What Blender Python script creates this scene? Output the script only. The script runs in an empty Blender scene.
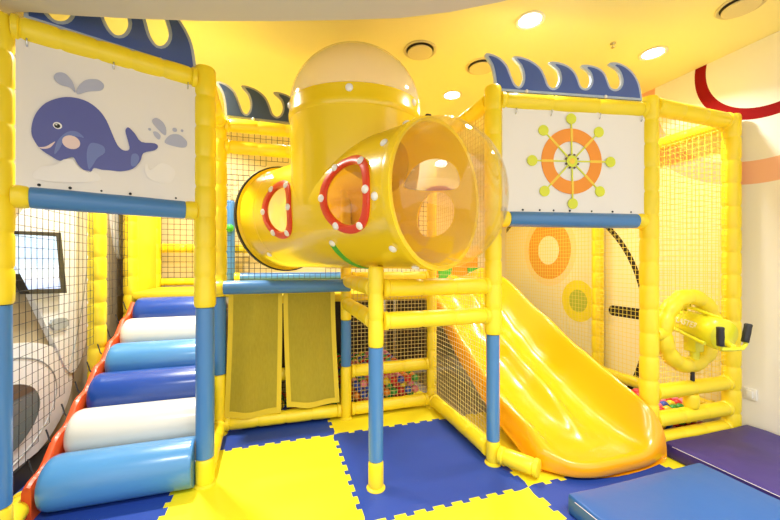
import bpy, bmesh, math, random
from mathutils import Vector, Matrix
random.seed(7)
C = bpy.context.scene.collection
PI = math.pi
F, CX, CY, CH, YAW = 357.0, 390.0, 263.0, 1.33, math.radians(17.75)
S_, C_ = math.sin(YAW), math.cos(YAW)

# ------------------------------------------------------------------ materials
MATS = {}
def mat(name, col, rough=0.4, coat=0.0, metal=0.0, bump=None, emit=None, spec=0.5, var=0.0, sheen=0.0):
    m = bpy.data.materials.new(name); m.use_nodes = True
    nt = m.node_tree; b = nt.nodes['Principled BSDF']
    b.inputs['Base Color'].default_value = (*col, 1)
    b.inputs['Roughness'].default_value = rough
    b.inputs['Metallic'].default_value = metal
    b.inputs['Coat Weight'].default_value = coat
    b.inputs['Coat Roughness'].default_value = 0.12
    b.inputs['Specular IOR Level'].default_value = spec
    if emit:
        b.inputs['Emission Color'].default_value = (*col, 1); b.inputs['Emission Strength'].default_value = emit
    tc = nt.nodes.new('ShaderNodeTexCoord')
    if bump:
        sc, st = bump
        n = nt.nodes.new('ShaderNodeTexNoise'); n.inputs['Scale'].default_value = sc; n.inputs['Detail'].default_value = 3
        bp = nt.nodes.new('ShaderNodeBump'); bp.inputs['Strength'].default_value = st; bp.inputs['Distance'].default_value = 0.02
        nt.links.new(tc.outputs['Object'], n.inputs['Vector'])
        nt.links.new(n.outputs['Fac'], bp.inputs['Height']); nt.links.new(bp.outputs['Normal'], b.inputs['Normal'])
    if var:
        n2 = nt.nodes.new('ShaderNodeTexNoise'); n2.inputs['Scale'].default_value = 6; n2.inputs['Detail'].default_value = 4
        mx = nt.nodes.new('ShaderNodeMix'); mx.data_type = 'RGBA'
        mx.inputs[6].default_value = (*[c * (1 - var) for c in col], 1); mx.inputs[7].default_value = (*[min(1, c * (1 + var)) for c in col], 1)
        nt.links.new(tc.outputs['Object'], n2.inputs['Vector']); nt.links.new(n2.outputs['Fac'], mx.inputs[0])
        nt.links.new(mx.outputs[2], b.inputs['Base Color'])
    MATS[name] = m
    return m

def clear_mat(name, tint, body, body_col, gloss_rough=0.03):
    """thin clear or milky plastic: transparent + fresnel gloss + a little diffuse body"""
    m = bpy.data.materials.new(name); m.use_nodes = True
    nt = m.node_tree; nt.nodes.clear()
    out = nt.nodes.new('ShaderNodeOutputMaterial')
    tr = nt.nodes.new('ShaderNodeBsdfTransparent'); tr.inputs[0].default_value = (*tint, 1)
    gl = nt.nodes.new('ShaderNodeBsdfGlossy'); gl.inputs['Roughness'].default_value = gloss_rough
    df = nt.nodes.new('ShaderNodeBsdfTranslucent'); df.inputs[0].default_value = (*body_col, 1)
    d2 = nt.nodes.new('ShaderNodeBsdfDiffuse'); d2.inputs[0].default_value = (*body_col, 1)
    ad = nt.nodes.new('ShaderNodeMixShader'); ad.inputs[0].default_value = 0.5
    nt.links.new(df.outputs[0], ad.inputs[1]); nt.links.new(d2.outputs[0], ad.inputs[2])
    m1 = nt.nodes.new('ShaderNodeMixShader'); m1.inputs[0].default_value = body
    nt.links.new(tr.outputs[0], m1.inputs[1]); nt.links.new(ad.outputs[0], m1.inputs[2])
    lw = nt.nodes.new('ShaderNodeLayerWeight'); lw.inputs[0].default_value = 0.5
    pw = nt.nodes.new('ShaderNodeMath'); pw.operation = 'POWER'; pw.inputs[1].default_value = 3.2; nt.links.new(lw.outputs['Facing'], pw.inputs[0])
    fr = nt.nodes.new('ShaderNodeMath'); fr.operation = 'MULTIPLY_ADD'; fr.inputs[1].default_value = 0.45; fr.inputs[2].default_value = 0.025; nt.links.new(pw.outputs[0], fr.inputs[0])
    m2 = nt.nodes.new('ShaderNodeMixShader')
    nt.links.new(fr.outputs[0], m2.inputs[0]); nt.links.new(m1.outputs[0], m2.inputs[1]); nt.links.new(gl.outputs[0], m2.inputs[2])
    nt.links.new(m2.outputs[0], out.inputs[0])
    MATS[name] = m
    return m

M_YEL = mat('yellow_vinyl', (0.90, 0.69, 0.016), 0.42, 0.15, bump=(14, 0.06))
M_YELRAIL = M_YEL
M_TUBE = mat('golden_plastic', (0.87, 0.60, 0.010), 0.24, 0.35)
M_SLIDE = mat('slide_plastic', (0.90, 0.375, 0.003), 0.24, 0.35)
M_BLUE = mat('blue_vinyl', (0.055, 0.20, 0.46), 0.34, 0.25, bump=(9, 0.05))
M_ROLL_L = mat('light_blue_vinyl', (0.07, 0.25, 0.50), 0.30, 0.3, bump=(5, 0.08))
M_ROLL_D = mat('dark_blue_vinyl', (0.008, 0.055, 0.31), 0.30, 0.3, bump=(5, 0.08))
M_ROLL_W = mat('white_vinyl', (0.70, 0.67, 0.57), 0.32, 0.25, bump=(5, 0.08))
M_RED = mat('orange_red_vinyl', (0.75, 0.09, 0.015), 0.45, 0.1, bump=(12, 0.2))
M_PORT = mat('red_plastic', (0.72, 0.045, 0.012), 0.35, 0.2)
M_GREEN = mat('green_plastic', (0.05, 0.42, 0.04), 0.4)
M_WHITE = mat('white_plastic', (0.82, 0.80, 0.74), 0.3, 0.2)
M_BLACK = mat('black_rubber', (0.012, 0.012, 0.014), 0.5)
M_NETB = mat('black_net', (0.03, 0.026, 0.022), 0.8)
M_NETY = mat('pale_yellow_net', (0.86, 0.68, 0.08), 0.8)
M_NETM = mat('tan_net', (0.62, 0.48, 0.16), 0.8)
M_BANNER = mat('white_banner', (0.83, 0.79, 0.73), 0.35, 0.1, bump=(3.5, 0.12))
M_WHALE = mat('whale_blue_print', (0.10, 0.115, 0.36), 0.35, 0.1, bump=(3.5, 0.12))
M_WHALE_L = mat('whale_pale_blue_print', (0.16, 0.21, 0.48), 0.35)
M_PALE = mat('pale_lilac_print', (0.44, 0.46, 0.58), 0.35)
M_PALER = mat('paler_print', (0.86, 0.825, 0.775), 0.35)
M_PINK = mat('blush_print', (0.80, 0.62, 0.58), 0.35)
M_EYEW = mat('eye_white_print', (0.85, 0.85, 0.82), 0.35)
M_ORANGE = mat('orange_print', (0.88, 0.29, 0.008), 0.4)
M_LIME = mat('lime_print', (0.70, 0.74, 0.03), 0.4)
M_GOLDP = mat('gold_print', (0.90, 0.60, 0.04), 0.4)
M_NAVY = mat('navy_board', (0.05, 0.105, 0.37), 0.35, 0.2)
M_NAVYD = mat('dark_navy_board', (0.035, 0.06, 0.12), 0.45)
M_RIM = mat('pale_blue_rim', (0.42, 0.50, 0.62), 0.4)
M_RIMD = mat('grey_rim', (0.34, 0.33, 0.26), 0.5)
M_FY = mat('yellow_eva_foam', (0.86, 0.74, 0.010), 0.6, bump=(160, 0.12))
M_FB = mat('blue_eva_foam', (0.012, 0.052, 0.32), 0.6, bump=(160, 0.12))
M_MATB = mat('blue_mat_vinyl', (0.015, 0.095, 0.32), 0.42, 0.1, bump=(4, 0.25))
M_MATP = mat('purple_mat_vinyl', (0.042, 0.024, 0.18), 0.5, 0.05, bump=(4, 0.45), var=0.18)
M_CREAM = mat('thread', (0.75, 0.7, 0.75), 0.7)
M_GUN = mat('lime_yellow_plastic', (0.78, 0.74, 0.02), 0.35, 0.2)
M_FLOOR = mat('floor_screed', (0.30, 0.28, 0.24), 0.7)
M_CEIL = mat('yellow_ceiling_paint', (0.90, 0.82, 0.36), 0.8, spec=0.1)
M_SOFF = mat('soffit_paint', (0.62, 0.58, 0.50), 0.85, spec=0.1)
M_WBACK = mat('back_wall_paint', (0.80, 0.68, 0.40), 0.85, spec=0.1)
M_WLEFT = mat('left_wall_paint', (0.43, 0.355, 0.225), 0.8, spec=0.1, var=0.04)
M_BASE = mat('dark_baseboard', (0.03, 0.022, 0.018), 0.5)
M_PANEL = mat('white_panel', (0.88, 0.88, 0.86), 0.35, 0.2)
M_PANELG = mat('grey_panel', (0.42, 0.44, 0.42), 0.5)
M_GLASSD = mat('dark_glass', (0.16, 0.20, 0.20), 0.15)
M_BROWN = mat('brown_shade', (0.12, 0.08, 0.05), 0.6)
M_FRAME = mat('black_frame', (0.03, 0.028, 0.026), 0.4)
M_DECK = mat('yellow_deck_vinyl', (0.86, 0.66, 0.018), 0.45, 0.1, bump=(8, 0.1))
M_CHROME = mat('steel', (0.6, 0.6, 0.58), 0.25, metal=1.0)
M_VENT = mat('vent_disc', (0.72, 0.62, 0.30), 0.6)
M_VENTD = mat('vent_gap', (0.05, 0.04, 0.03), 0.7)
M_LAMP = mat('lamp_glow', (1.0, 0.97, 0.88), 0.5, emit=14.0)
M_LRING = mat('lamp_ring', (0.86, 0.80, 0.62), 0.4)
M_DOME = clear_mat('milky_dome', (1.0, 0.99, 0.95), 0.32, (1.0, 1.0, 0.95))
M_BUBBLE = clear_mat('clear_bubble', (1.0, 0.985, 0.94), 0.015, (0.9, 0.8, 0.55))
M_PANE = clear_mat('porthole_pane', (0.98, 0.90, 0.72), 0.05, (0.9, 0.7, 0.3))
M_BORDER = mat('curtain_border', (0.74, 0.55, 0.03), 0.7)

def sheer_mat():
    m = bpy.data.materials.new('sheer_mesh_fabric'); m.use_nodes = True
    nt = m.node_tree; nt.nodes.clear()
    out = nt.nodes.new('ShaderNodeOutputMaterial')
    tr = nt.nodes.new('ShaderNodeBsdfTransparent')
    df = nt.nodes.new('ShaderNodeBsdfDiffuse')
    tl = nt.nodes.new('ShaderNodeBsdfTranslucent'); tl.inputs[0].default_value = (0.46, 0.36, 0.04, 1)
    tc = nt.nodes.new('ShaderNodeTexCoord')
    w = nt.nodes.new('ShaderNodeTexNoise'); w.inputs['Scale'].default_value = 90
    mp = nt.nodes.new('ShaderNodeMapping'); mp.inputs['Scale'].default_value = (1, 1, 0.25)
    cr = nt.nodes.new('ShaderNodeMix'); cr.data_type = 'RGBA'
    cr.inputs[6].default_value = (0.50, 0.41, 0.045, 1); cr.inputs[7].default_value = (0.66, 0.54, 0.07, 1)
    nt.links.new(tc.outputs['Object'], mp.inputs[0]); nt.links.new(mp.outputs[0], w.inputs['Vector'])
    nt.links.new(w.outputs['Fac'], cr.inputs[0]); nt.links.new(cr.outputs[2], df.inputs[0])
    a = nt.nodes.new('ShaderNodeMixShader'); a.inputs[0].default_value = 0.25
    nt.links.new(df.outputs[0], a.inputs[1]); nt.links.new(tl.outputs[0], a.inputs[2])
    b = nt.nodes.new('ShaderNodeMixShader'); b.inputs[0].default_value = 0.86
    nt.links.new(tr.outputs[0], b.inputs[1]); nt.links.new(a.outputs[0], b.inputs[2])
    nt.links.new(b.outputs[0], out.inputs[0])
    return m
M_SHEER = sheer_mat()

def screen_mat():
    m = bpy.data.materials.new('monitor_picture'); m.use_nodes = True
    nt = m.node_tree; b = nt.nodes['Principled BSDF']
    tc = nt.nodes.new('ShaderNodeTexCoord'); sp = nt.nodes.new('ShaderNodeSeparateXYZ')
    n = nt.nodes.new('ShaderNodeTexNoise'); n.inputs['Scale'].default_value = 5
    ad = nt.nodes.new('ShaderNodeMath'); ad.operation = 'MULTIPLY_ADD'; ad.inputs[1].default_value = 0.35
    cr = nt.nodes.new('ShaderNodeValToRGB')
    cr.color_ramp.elements[0].position = 0.18; cr.color_ramp.elements[0].color = (0.40, 0.55, 0.95, 1)
    cr.color_ramp.elements[1].position = 0.72; cr.color_ramp.elements[1].color = (0.45, 0.66, 0.92, 1)
    e = cr.color_ramp.elements.new(0.45); e.color = (0.80, 0.88, 0.98, 1)
    nt.links.new(tc.outputs['Generated'], n.inputs['Vector']); nt.links.new(tc.outputs['Generated'], sp.inputs[0])
    nt.links.new(n.outputs['Fac'], ad.inputs[0]); nt.links.new(sp.outputs['Z'], ad.inputs[2])
    nt.links.new(ad.outputs[0], cr.inputs[0])
    nt.links.new(cr.outputs[0], b.inputs['Emission Color']); b.inputs['Emission Strength'].default_value = 0.55
    nt.links.new(cr.outputs[0], b.inputs['Base Color']); b.inputs['Roughness'].default_value = 0.2
    return m
M_SCREEN = screen_mat()

def right_wall_mat():
    """cream wall painted with rings, discs and a black outline (Y = along wall, Z = height)"""
    m = bpy.data.materials.new('painted_cream_wall'); m.use_nodes = True
    nt = m.node_tree; b = nt.nodes['Principled BSDF']; b.inputs['Roughness'].default_value = 0.8
    b.inputs['Specular IOR Level'].default_value = 0.1
    tc = nt.nodes.new('ShaderNodeTexCoord'); sp = nt.nodes.new('ShaderNodeSeparateXYZ')
    nt.links.new(tc.outputs['Object'], sp.inputs[0])
    def M(op, a, bb=None):
        n = nt.nodes.new('ShaderNodeMath'); n.operation = op
        for i, v in ((0, a), (1, bb)):
            if v is None: continue
            if isinstance(v, (int, float)): n.inputs[i].default_value = v
            else: nt.links.new(v, n.inputs[i])
        return n.outputs[0]
    def dist(y, z):
        dy = M('SUBTRACT', sp.outputs['Y'], y); dz = M('SUBTRACT', sp.outputs['Z'], z)
        return M('SQRT', M('ADD', M('MULTIPLY', dy, dy), M('MULTIPLY', dz, dz)))
    col = [None]
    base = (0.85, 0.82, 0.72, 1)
    def paint(mask, c):
        mx = nt.nodes.new('ShaderNodeMix'); mx.data_type = 'RGBA'
        nt.links.new(mask, mx.inputs[0])
        if col[0] is None: mx.inputs[6].default_value = base
        else: nt.links.new(col[0], mx.inputs[6])
        mx.inputs[7].default_value = (*c, 1); col[0] = mx.outputs[2]
    def ring(y, z, r, w, c):
        paint(M('LESS_THAN', M('ABSOLUTE', M('SUBTRACT', dist(y, z), r)), w / 2), c)
    def disc(y, z, r, c): paint(M('LESS_THAN', dist(y, z), r), c)
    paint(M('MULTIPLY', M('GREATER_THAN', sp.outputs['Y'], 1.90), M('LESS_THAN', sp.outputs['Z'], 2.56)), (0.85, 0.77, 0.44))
    ring(1.66, 2.92, 0.905, 0.175, (0.86, 0.48, 0.30))
    ring(1.625, 2.92, 0.47, 0.085, (0.27, 0.008, 0.008))
    ring(3.95, 0.72, 1.39, 0.055, (0.03, 0.025, 0.02))
    bar = M('MULTIPLY', M('LESS_THAN', M('ABSOLUTE', M('SUBTRACT', sp.outputs['Z'], 0.82)), 0.055),
            M('MULTIPLY', M('LESS_THAN', sp.outputs['Y'], 2.92), M('GREATER_THAN', sp.outputs['Y'], 2.56)))
    paint(bar, (0.03, 0.025, 0.02)); disc(2.92, 0.82, 0.055, (0.03, 0.025, 0.02))
    disc(3.88, 1.50, 0.47, (0.88, 0.70, 0.32)); disc(3.88, 1.50, 0.385, (0.80, 0.36, 0.05)); disc(3.88, 1.50, 0.19, (0.90, 0.82, 0.50))
    disc(3.39, 0.875, 0.25, (0.86, 0.72, 0.03)); disc(3.39, 0.875, 0.135, (0.45, 0.50, 0.05))
    nt.links.new(col[0], b.inputs['Base Color'])
    return m
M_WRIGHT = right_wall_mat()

# ------------------------------------------------------------------ helpers
def setp(o, label=None, cat=None, group=None, kind=None):
    if label: o['label'] = label
    if cat: o['category'] = cat
    if group: o['group'] = group
    if kind: o['kind'] = kind
    return o

def empty(name, loc, label, cat, group=None):
    o = bpy.data.objects.new(name, None); o.empty_display_size = 0.05
    o.location = loc; C.objects.link(o)
    return setp(o, label, cat, group)

def link(name, bm, mats, parent=None, smooth=True, angle=40):
    """bm in world coordinates; becomes one mesh object (child keeps its world place)"""
    bmesh.ops.recalc_face_normals(bm, faces=bm.faces)
    me = bpy.data.meshes.new(name); bm.to_mesh(me); bm.free()
    if not isinstance(mats, (list, tuple)): mats = [mats]
    for m in mats: me.materials.append(m)
    if smooth:
        me.shade_smooth()
        try: me.set_sharp_from_angle(angle=math.radians(angle))
        except Exception: pass
    o = bpy.data.objects.new(name, me); C.objects.link(o)
    org = None
    if parent is not None:
        org = world_loc(parent)
        o.parent = parent
    if org is not None:
        me.transform(Matrix.Translation(-org))
    return o

def world_loc(o):
    v = Vector((0, 0, 0))
    while o is not None:
        v += Vector(o.location); o = o.parent
    return v

def recentre(o):
    """put a top-level mesh object's origin at the bottom centre of its mesh"""
    vs = [v.co for v in o.data.vertices]
    c = Vector(((min(v.x for v in vs) + max(v.x for v in vs)) / 2, (min(v.y for v in vs) + max(v.y for v in vs)) / 2, min(v.z for v in vs)))
    o.data.transform(Matrix.Translation(-c)); o.location = c
    return o

def basis(d):
    d = Vector(d).normalized()
    a = Vector((0, 0, 1)) if abs(d.z) < 0.9 else Vector((1, 0, 0))
    x = a.cross(d).normalized(); y = d.cross(x)
    return d, x, y

def add_lathe(bm, p0, d, prof, n=24, cap=True, mi=0, close=False):
    """revolve prof [(s, r)] about the axis p0 + s d"""
    p0 = Vector(p0); d, x, y = basis(d)
    rings = []
    for s, r in prof:
        rings.append([bm.verts.new(p0 + d * s + (x * math.cos(2 * PI * k / n) + y * math.sin(2 * PI * k / n)) * max(r, 1e-5)) for k in range(n)])
    pairs = list(zip(rings, rings[1:]))
    if close: pairs.append((rings[-1], rings[0]))
    for a, b in pairs:
        for k in range(n):
            f = bm.faces.new((a[k], a[(k + 1) % n], b[(k + 1) % n], b[k])); f.material_index = mi
    if cap and not close:
        f = bm.faces.new(list(reversed(rings[0]))); f.material_index = mi
        f = bm.faces.new(rings[-1]); f.material_index = mi

def pad_profile(L, r, seg, pinch=0.90, soft=0.016):
    k = max(1, round(L / seg)); s = L / k
    pr = [(0.0, r * 0.55), (0.001, r * 0.86)]
    for i in range(k):
        a, b = i * s, (i + 1) * s
        pr += [(a + 0.002 + (0.002 if i == 0 else 0), r * pinch), (a + soft, r * 0.99), (a + s * 0.3, r * 1.005), (a + s * 0.7, r * 1.005), (b - soft, r * 0.99), (b - 0.002 - (0.002 if i == k - 1 else 0), r * pinch)]
    pr += [(L - 0.001, r * 0.86), (L, r * 0.55)]
    return pr

def add_pad(bm, p0, p1, r, seg=0.2, pinch=0.90, mi=0, n=22):
    p0, p1 = Vector(p0), Vector(p1); L = (p1 - p0).length
    add_lathe(bm, p0, p1 - p0, pad_profile(L, r, seg, pinch), n=n, mi=mi)

def add_rod(bm, p0, p1, r, n=12, mi=0):
    p0, p1 = Vector(p0), Vector(p1); L = (p1 - p0).length; b = min(r * 0.35, L * 0.2)
    add_lathe(bm, p0, p1 - p0, [(0, r - b), (b, r), (L - b, r), (L, r - b)], n=n, mi=mi)

def add_path(bm, pts, r, n=10, mi=0):
    pts = [Vector(p) for p in pts]; rings = []
    px = None
    for i, p in enumerate(pts):
        t = (pts[min(i + 1, len(pts) - 1)] - pts[max(i - 1, 0)]).normalized()
        if px is None: _, px, _ = basis(t)
        px = (px - t * px.dot(t)).normalized(); py = t.cross(px)
        rr = r[i] if isinstance(r, (list, tuple)) else r
        rings.append([bm.verts.new(p + (px * math.cos(2 * PI * k / n) + py * math.sin(2 * PI * k / n)) * rr) for k in range(n)])
    for a, b in zip(rings, rings[1:]):
        for k in range(n):
            f = bm.faces.new((a[k], a[(k + 1) % n], b[(k + 1) % n], b[k])); f.material_index = mi
    f = bm.faces.new(list(reversed(rings[0]))); f.material_index = mi
    f = bm.faces.new(rings[-1]); f.material_index = mi

def add_box(bm, lo, hi, bev=0.0, mi=0, M=None, seg=2):
    r = bmesh.ops.create_cube(bm, size=1.0)
    vs = r['verts']
    for v in vs:
        v.co = Vector([lo[i] + (v.co[i] + 0.5) * (hi[i] - lo[i]) for i in range(3)])
    fs = {f for v in vs for f in v.link_faces}
    if bev:
        es = list({e for v in vs for e in v.link_edges})
        q = bmesh.ops.bevel(bm, geom=es, offset=bev, segments=seg, affect='EDGES', profile=0.5)
        fs |= set(q['faces']); fs = {f for f in fs if f.is_valid}
    for f in fs: f.material_index = mi
    if M is not None:
        for v in {v for f in fs for v in f.verts}: v.co = M @ v.co

def add_sphere(bm, c, r, u=12, v=8, mi=0, sc=(1, 1, 1)):
    q = bmesh.ops.create_uvsphere(bm, u_segments=u, v_segments=v, radius=r)
    for w in q['verts']:
        w.co = Vector((w.co.x * sc[0], w.co.y * sc[1], w.co.z * sc[2])) + Vector(c)
        for f in w.link_faces: f.material_index = mi

def add_prism(bm, pts, o, ex, ez, en, d0, d1, mi=0, side=None):
    """extrude the 2D outline pts (in ex, ez from o) from depth d0 to d1 along en"""
    o, ex, ez, en = Vector(o), Vector(ex), Vector(ez), Vector(en)
    a = [bm.verts.new(o + ex * x + ez * y + en * d0) for x, y in pts]
    b = [bm.verts.new(o + ex * x + ez * y + en * d1) for x, y in pts]
    n = len(pts)
    f1 = bm.faces.new(a); f2 = bm.faces.new(list(reversed(b)))
    f1.material_index = mi; f2.material_index = mi
    for k in range(n):
        f = bm.faces.new((a[k], b[k], b[(k + 1) % n], a[(k + 1) % n])); f.material_index = mi if side is None else side
    return f1, f2

def smooth_poly(pts, k=4):
    """closed Catmull-Rom through pts"""
    out = []; n = len(pts)
    for i in range(n):
        p0, p1, p2, p3 = pts[i - 1], pts[i], pts[(i + 1) % n], pts[(i + 2) % n]
        for j in range(k):
            t = j / k
            out.append(tuple(0.5 * ((2 * p1[q]) + (-p0[q] + p2[q]) * t + (2 * p0[q] - 5 * p1[q] + 4 * p2[q] - p3[q]) * t * t + (-p0[q] + 3 * p1[q] - 3 * p2[q] + p3[q]) * t ** 3) for q in (0, 1)))
    return out

def circle(cx, cy, r, n=28): return [(cx + r * math.cos(2 * PI * k / n), cy + r * math.sin(2 * PI * k / n)) for k in range(n)]

def interp(tab, x):
    if x <= tab[0][0]: return tab[0][1]
    for (a, fa), (b, fb) in zip(tab, tab[1:]):
        if x <= b:
            t = (x - a) / (b - a); t = t * t * (3 - 2 * t) * 0.35 + t * 0.65
            return fa + (fb - fa) * t
    return tab[-1][1]

def hit(px, py, a, b):
    """where the sight line of a photograph pixel meets the upright plane through a, b: (distance along a-b, height)"""
    k = (px - CX) / F
    r = Vector((C_ * k + S_, -S_ * k + C_))
    d = (Vector(b) - Vector(a)); d.normalize()
    # t r = a + s d
    det = r.x * (-d.y) + d.x * r.y
    t = (a[0] * (-d.y) + d.x * a[1]) / det
    s = (r.x * a[1] - r.y * a[0]) / det
    return s, CH + t * (CY - py) / F

def apply_bool(o, cutters):
    for c in cutters:
        md = o.modifiers.new('cut', 'BOOLEAN'); md.operation = 'DIFFERENCE'; md.object = c; md.solver = 'EXACT'
    bpy.context.view_layer.update()
    dg = bpy.context.evaluated_depsgraph_get()
    me = bpy.data.meshes.new_from_object(o.evaluated_get(dg))
    old = o.data; o.modifiers.clear(); o.data = me
    bpy.data.meshes.remove(old)
    for c in cutters:
        m = c.data; bpy.data.objects.remove(c); bpy.data.meshes.remove(m)
    me.shade_smooth()
    me.set_sharp_from_angle(angle=math.radians(35))

# ------------------------------------------------------------------ the room
U0, U1, V1, HC = -1.45, 3.45, 4.78, 3.0
def struct(name, bm, m, smooth=False):
    o = link(name, bm, m, smooth=smooth); o['kind'] = 'structure'; return o
bm = bmesh.new(); add_box(bm, (-3.2, -2.5, -0.13), (4.2, 5.0, -0.014)); struct('floor', bm, M_FLOOR)
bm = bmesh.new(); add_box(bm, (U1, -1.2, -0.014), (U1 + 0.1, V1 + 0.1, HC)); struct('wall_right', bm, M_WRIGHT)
bm = bmesh.new(); add_box(bm, (U0, V1, -0.014), (U1, V1 + 0.1, HC)); struct('wall_back', bm, M_WBACK)
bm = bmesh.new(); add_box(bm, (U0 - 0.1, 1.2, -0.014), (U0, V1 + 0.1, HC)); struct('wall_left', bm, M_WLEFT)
bm = bmesh.new(); add_box(bm, (U0, 1.2, -0.014), (U0 + 0.015, V1, 0.13), 0.004); struct('baseboard_left', bm, M_BASE)
bm = bmesh.new(); add_box(bm, (-2.6, 0.6, HC), (4.0, V1 + 0.1, HC + 0.1)); struct('ceiling', bm, M_CEIL)
# lower ceiling with a curved edge, over the camera
def cam2w(x, z): return (C_ * x + S_ * z, -S_ * x + C_ * z)
edge = []
for px, py in ((-60, 14), (0, 13), (30, 12), (80, 16), (140, 19), (205, 21), (280, 21), (340, 20), (400, 18), (450, 12), (500, 2), (560, -14), (640, -40), (760, -90), (900, -150)):
    z = 1.17 * F / (CY - py); edge.append(cam2w((px - CX) / F * z, z))
poly = edge + [cam2w(3.2, -1.5), cam2w(-3.2, -1.5)]
bm = bmesh.new(); add_prism(bm, poly, (0, 0, 0), (1, 0, 0), (0, 1, 0), (0, 0, 1), 2.50, 3.06); struct('ceiling_soffit', bm, M_SOFF)

# ------------------------------------------------------------------ floor: interlocking foam tiles
UG = [-1.43, -0.57, 0.43, 1.43, 2.43, 3.43]; VG = [0.77, 1.77, 2.77, 3.77]
def seam(a, b, flip, flat):
    """toothed line along [a, b] -> list of (s, offset)"""
    if flat: return [(a, 0.0), (b, 0.0)]
    n = 18; out = [(a, 0.0)]; w = (b - a) / n
    for i in range(1, n - 1):
        o = 0.013 * (1 if i % 2 else -1) * flip; t = 0.18 * w
        out += [(a + i * w - t * (1 if i % 2 else -1) * 0.5 + 0.0, o), (a + (i + 1) * w + t * (1 if i % 2 else -1) * 0.5, o)]
    return out + [(b, 0.0)]
def vseam(i, j): return [(UG[i] + o, s) for s, o in seam(VG[j], VG[j + 1], 1, i in (0, 5))]
def useam(i, j): return [(s, VG[j] + o) for s, o in seam(UG[i], UG[i + 1], 1, j in (0, 3))]
tile_lab = {
    (0, 0): None, (0, 1): 'blue foam floor tile under the lowest roller step',
    (1, 0): 'blue foam floor tile at the bottom edge of the photo left of centre', (1, 1): 'large yellow foam floor tile in front of the mesh curtain',
    (1, 2): 'blue foam floor tile right below the mesh curtain', (2, 0): 'yellow foam floor tile at bottom centre, in front of the thin middle post',
    (2, 1): 'blue foam floor tile around the base of the thin middle post', (2, 2): 'yellow foam floor tile against the ball pit net',
    (3, 0): 'blue foam floor tile between the slide mouth and the thick blue mat', (3, 1): 'yellow foam floor tile mostly hidden under the slide',
    (4, 0): 'yellow foam floor tile peeking out between slide mouth and purple mat'}
for (i, j), lab in tile_lab.items():
    if not lab: continue
    pts = useam(i, j) + vseam(i + 1, j)[1:] + list(reversed(useam(i, j + 1)))[1:] + list(reversed(vseam(i, j)))[1:-1]
    bm = bmesh.new(); add_prism(bm, pts, (0, 0, 0), (1, 0, 0), (0, 1, 0), (0, 0, 1), -0.014, 0.0)
    o = link('foam_floor_tile', bm, M_FB if (i + j) % 2 else M_FY, smooth=False)
    recentre(o); setp(o, lab, 'floor tile', 'interlocking foam floor tiles')

def floor_mat(name, lo, hi, m, label, stitch):
    e = empty(name, ((lo[0] + hi[0]) / 2, (lo[1] + hi[1]) / 2, 0), label, 'mat')
    bm = bmesh.new(); add_box(bm, (*lo, 0.002), (*hi, 0.1), 0.012, seg=3)
    bmesh.ops.subdivide_edges(bm, edges=[ed for ed in bm.edges if ed.calc_length() > 0.3], cuts=10, use_grid_fill=True)
    for v in bm.verts:
        if v.co.z > 0.095: v.co.z += 0.004 * math.sin(v.co.x * 9 + v.co.y * 5) + 0.003 * math.sin(v.co.y * 17 - v.co.x * 4)
    link('cover', bm, m, e)
    bm = bmesh.new(); x = stitch
    add_path(bm, [(x, lo[1] + 0.05, 0.088), (x - 0.001, (lo[1] + hi[1]) / 2, 0.0885), (x, hi[1] - 0.05, 0.088)], 0.0022, 6)
    link('stitching', bm, M_CREAM, e)
floor_mat('thick_floor_mat', (1.478, 0.5), (2.50, 1.522), M_MATB, 'thick blue vinyl mat lying at the bottom right in front of the slide', 1.479)
floor_mat('thick_floor_mat', (2.55, 0.5), (3.42, 1.765), M_MATP, 'thick wrinkled purple vinyl mat between blue mat and right wall', 2.551)

# ------------------------------------------------------------------ posts and rails
R = 0.054
A, B, B2, D, E, CC, H = (-1.207, 2.09), (-0.405, 2.385), (-0.42, 3.05), (0.564, 2.035), (1.376, 2.052), (0.574, 3.032), (1.38, 3.04)
FF, G, G2 = (2.52, 1.85), (3.355, 1.825), (3.36, 3.03)
L1, L2, L3 = (-1.295, 3.27), (-1.295, 3.93), (-1.295, 4.66)
def post(p, top, blue, label, seg=0.17, r=0.046, z0=0.0, fr=0.059):
    e = empty('padded_post', (p[0], p[1], z0), label, 'padded post', 'padded frame posts')
    x, y = p
    if z0 == 0.0:
        bm = bmesh.new(); add_lathe(bm, (x, y, 0), (0, 0, 1), [(0, r + 0.012), (0.006, r + 0.012), (0.012, r + 0.004), (0.018, r - 0.01)]); link('floor_flange', bm, M_DECK, e)
    zb = z0 + 0.008
    if blue:
        lo, hi = blue
        bm = bmesh.new(); add_pad(bm, (x, y, zb), (x, y, lo), r * 1.03, 0.5); link('base_sleeve', bm, M_YEL, e)
        bm = bmesh.new(); add_pad(bm, (x, y, lo), (x, y, hi), r, 3.0, 0.985); link('blue_sleeve', bm, M_BLUE, e)['label'] = 'smooth blue vinyl sleeve'
        zb = hi
    bm = bmesh.new(); add_pad(bm, (x, y, zb), (x, y, top), fr, seg); link('foam_sleeve', bm, M_YEL, e)
    return e
post(A, 2.46, (0.22, 1.14), 'yellow and blue padded post at the left edge, holding the whale banner', r=0.051)
post(B, 2.50, (0.163, 1.065), 'yellow and blue padded post right of the roller steps and whale banner', r=0.051, fr=0.06)
post(B2, 2.46, (0.467, 1.07), 'yellow and blue padded post at the left side of the mesh curtain', r=0.051, fr=0.057)
post(D, 1.31, (0.166, 0.834), 'short padded post standing alone under the play tunnel, blue in the middle', r=0.044, fr=0.046)
post(E, 2.50, (0.153, 0.858), 'yellow and blue padded post on the left side of the slide', r=0.043, fr=0.056)
post(CC, 2.40, (0.447, 0.841), 'padded post with a short blue sleeve at the right side of the mesh curtain', r=0.044, fr=0.046)
post(H, 2.40, None, 'all yellow padded post behind the slide side net, at the ball pit corner', fr=0.047)
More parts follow.
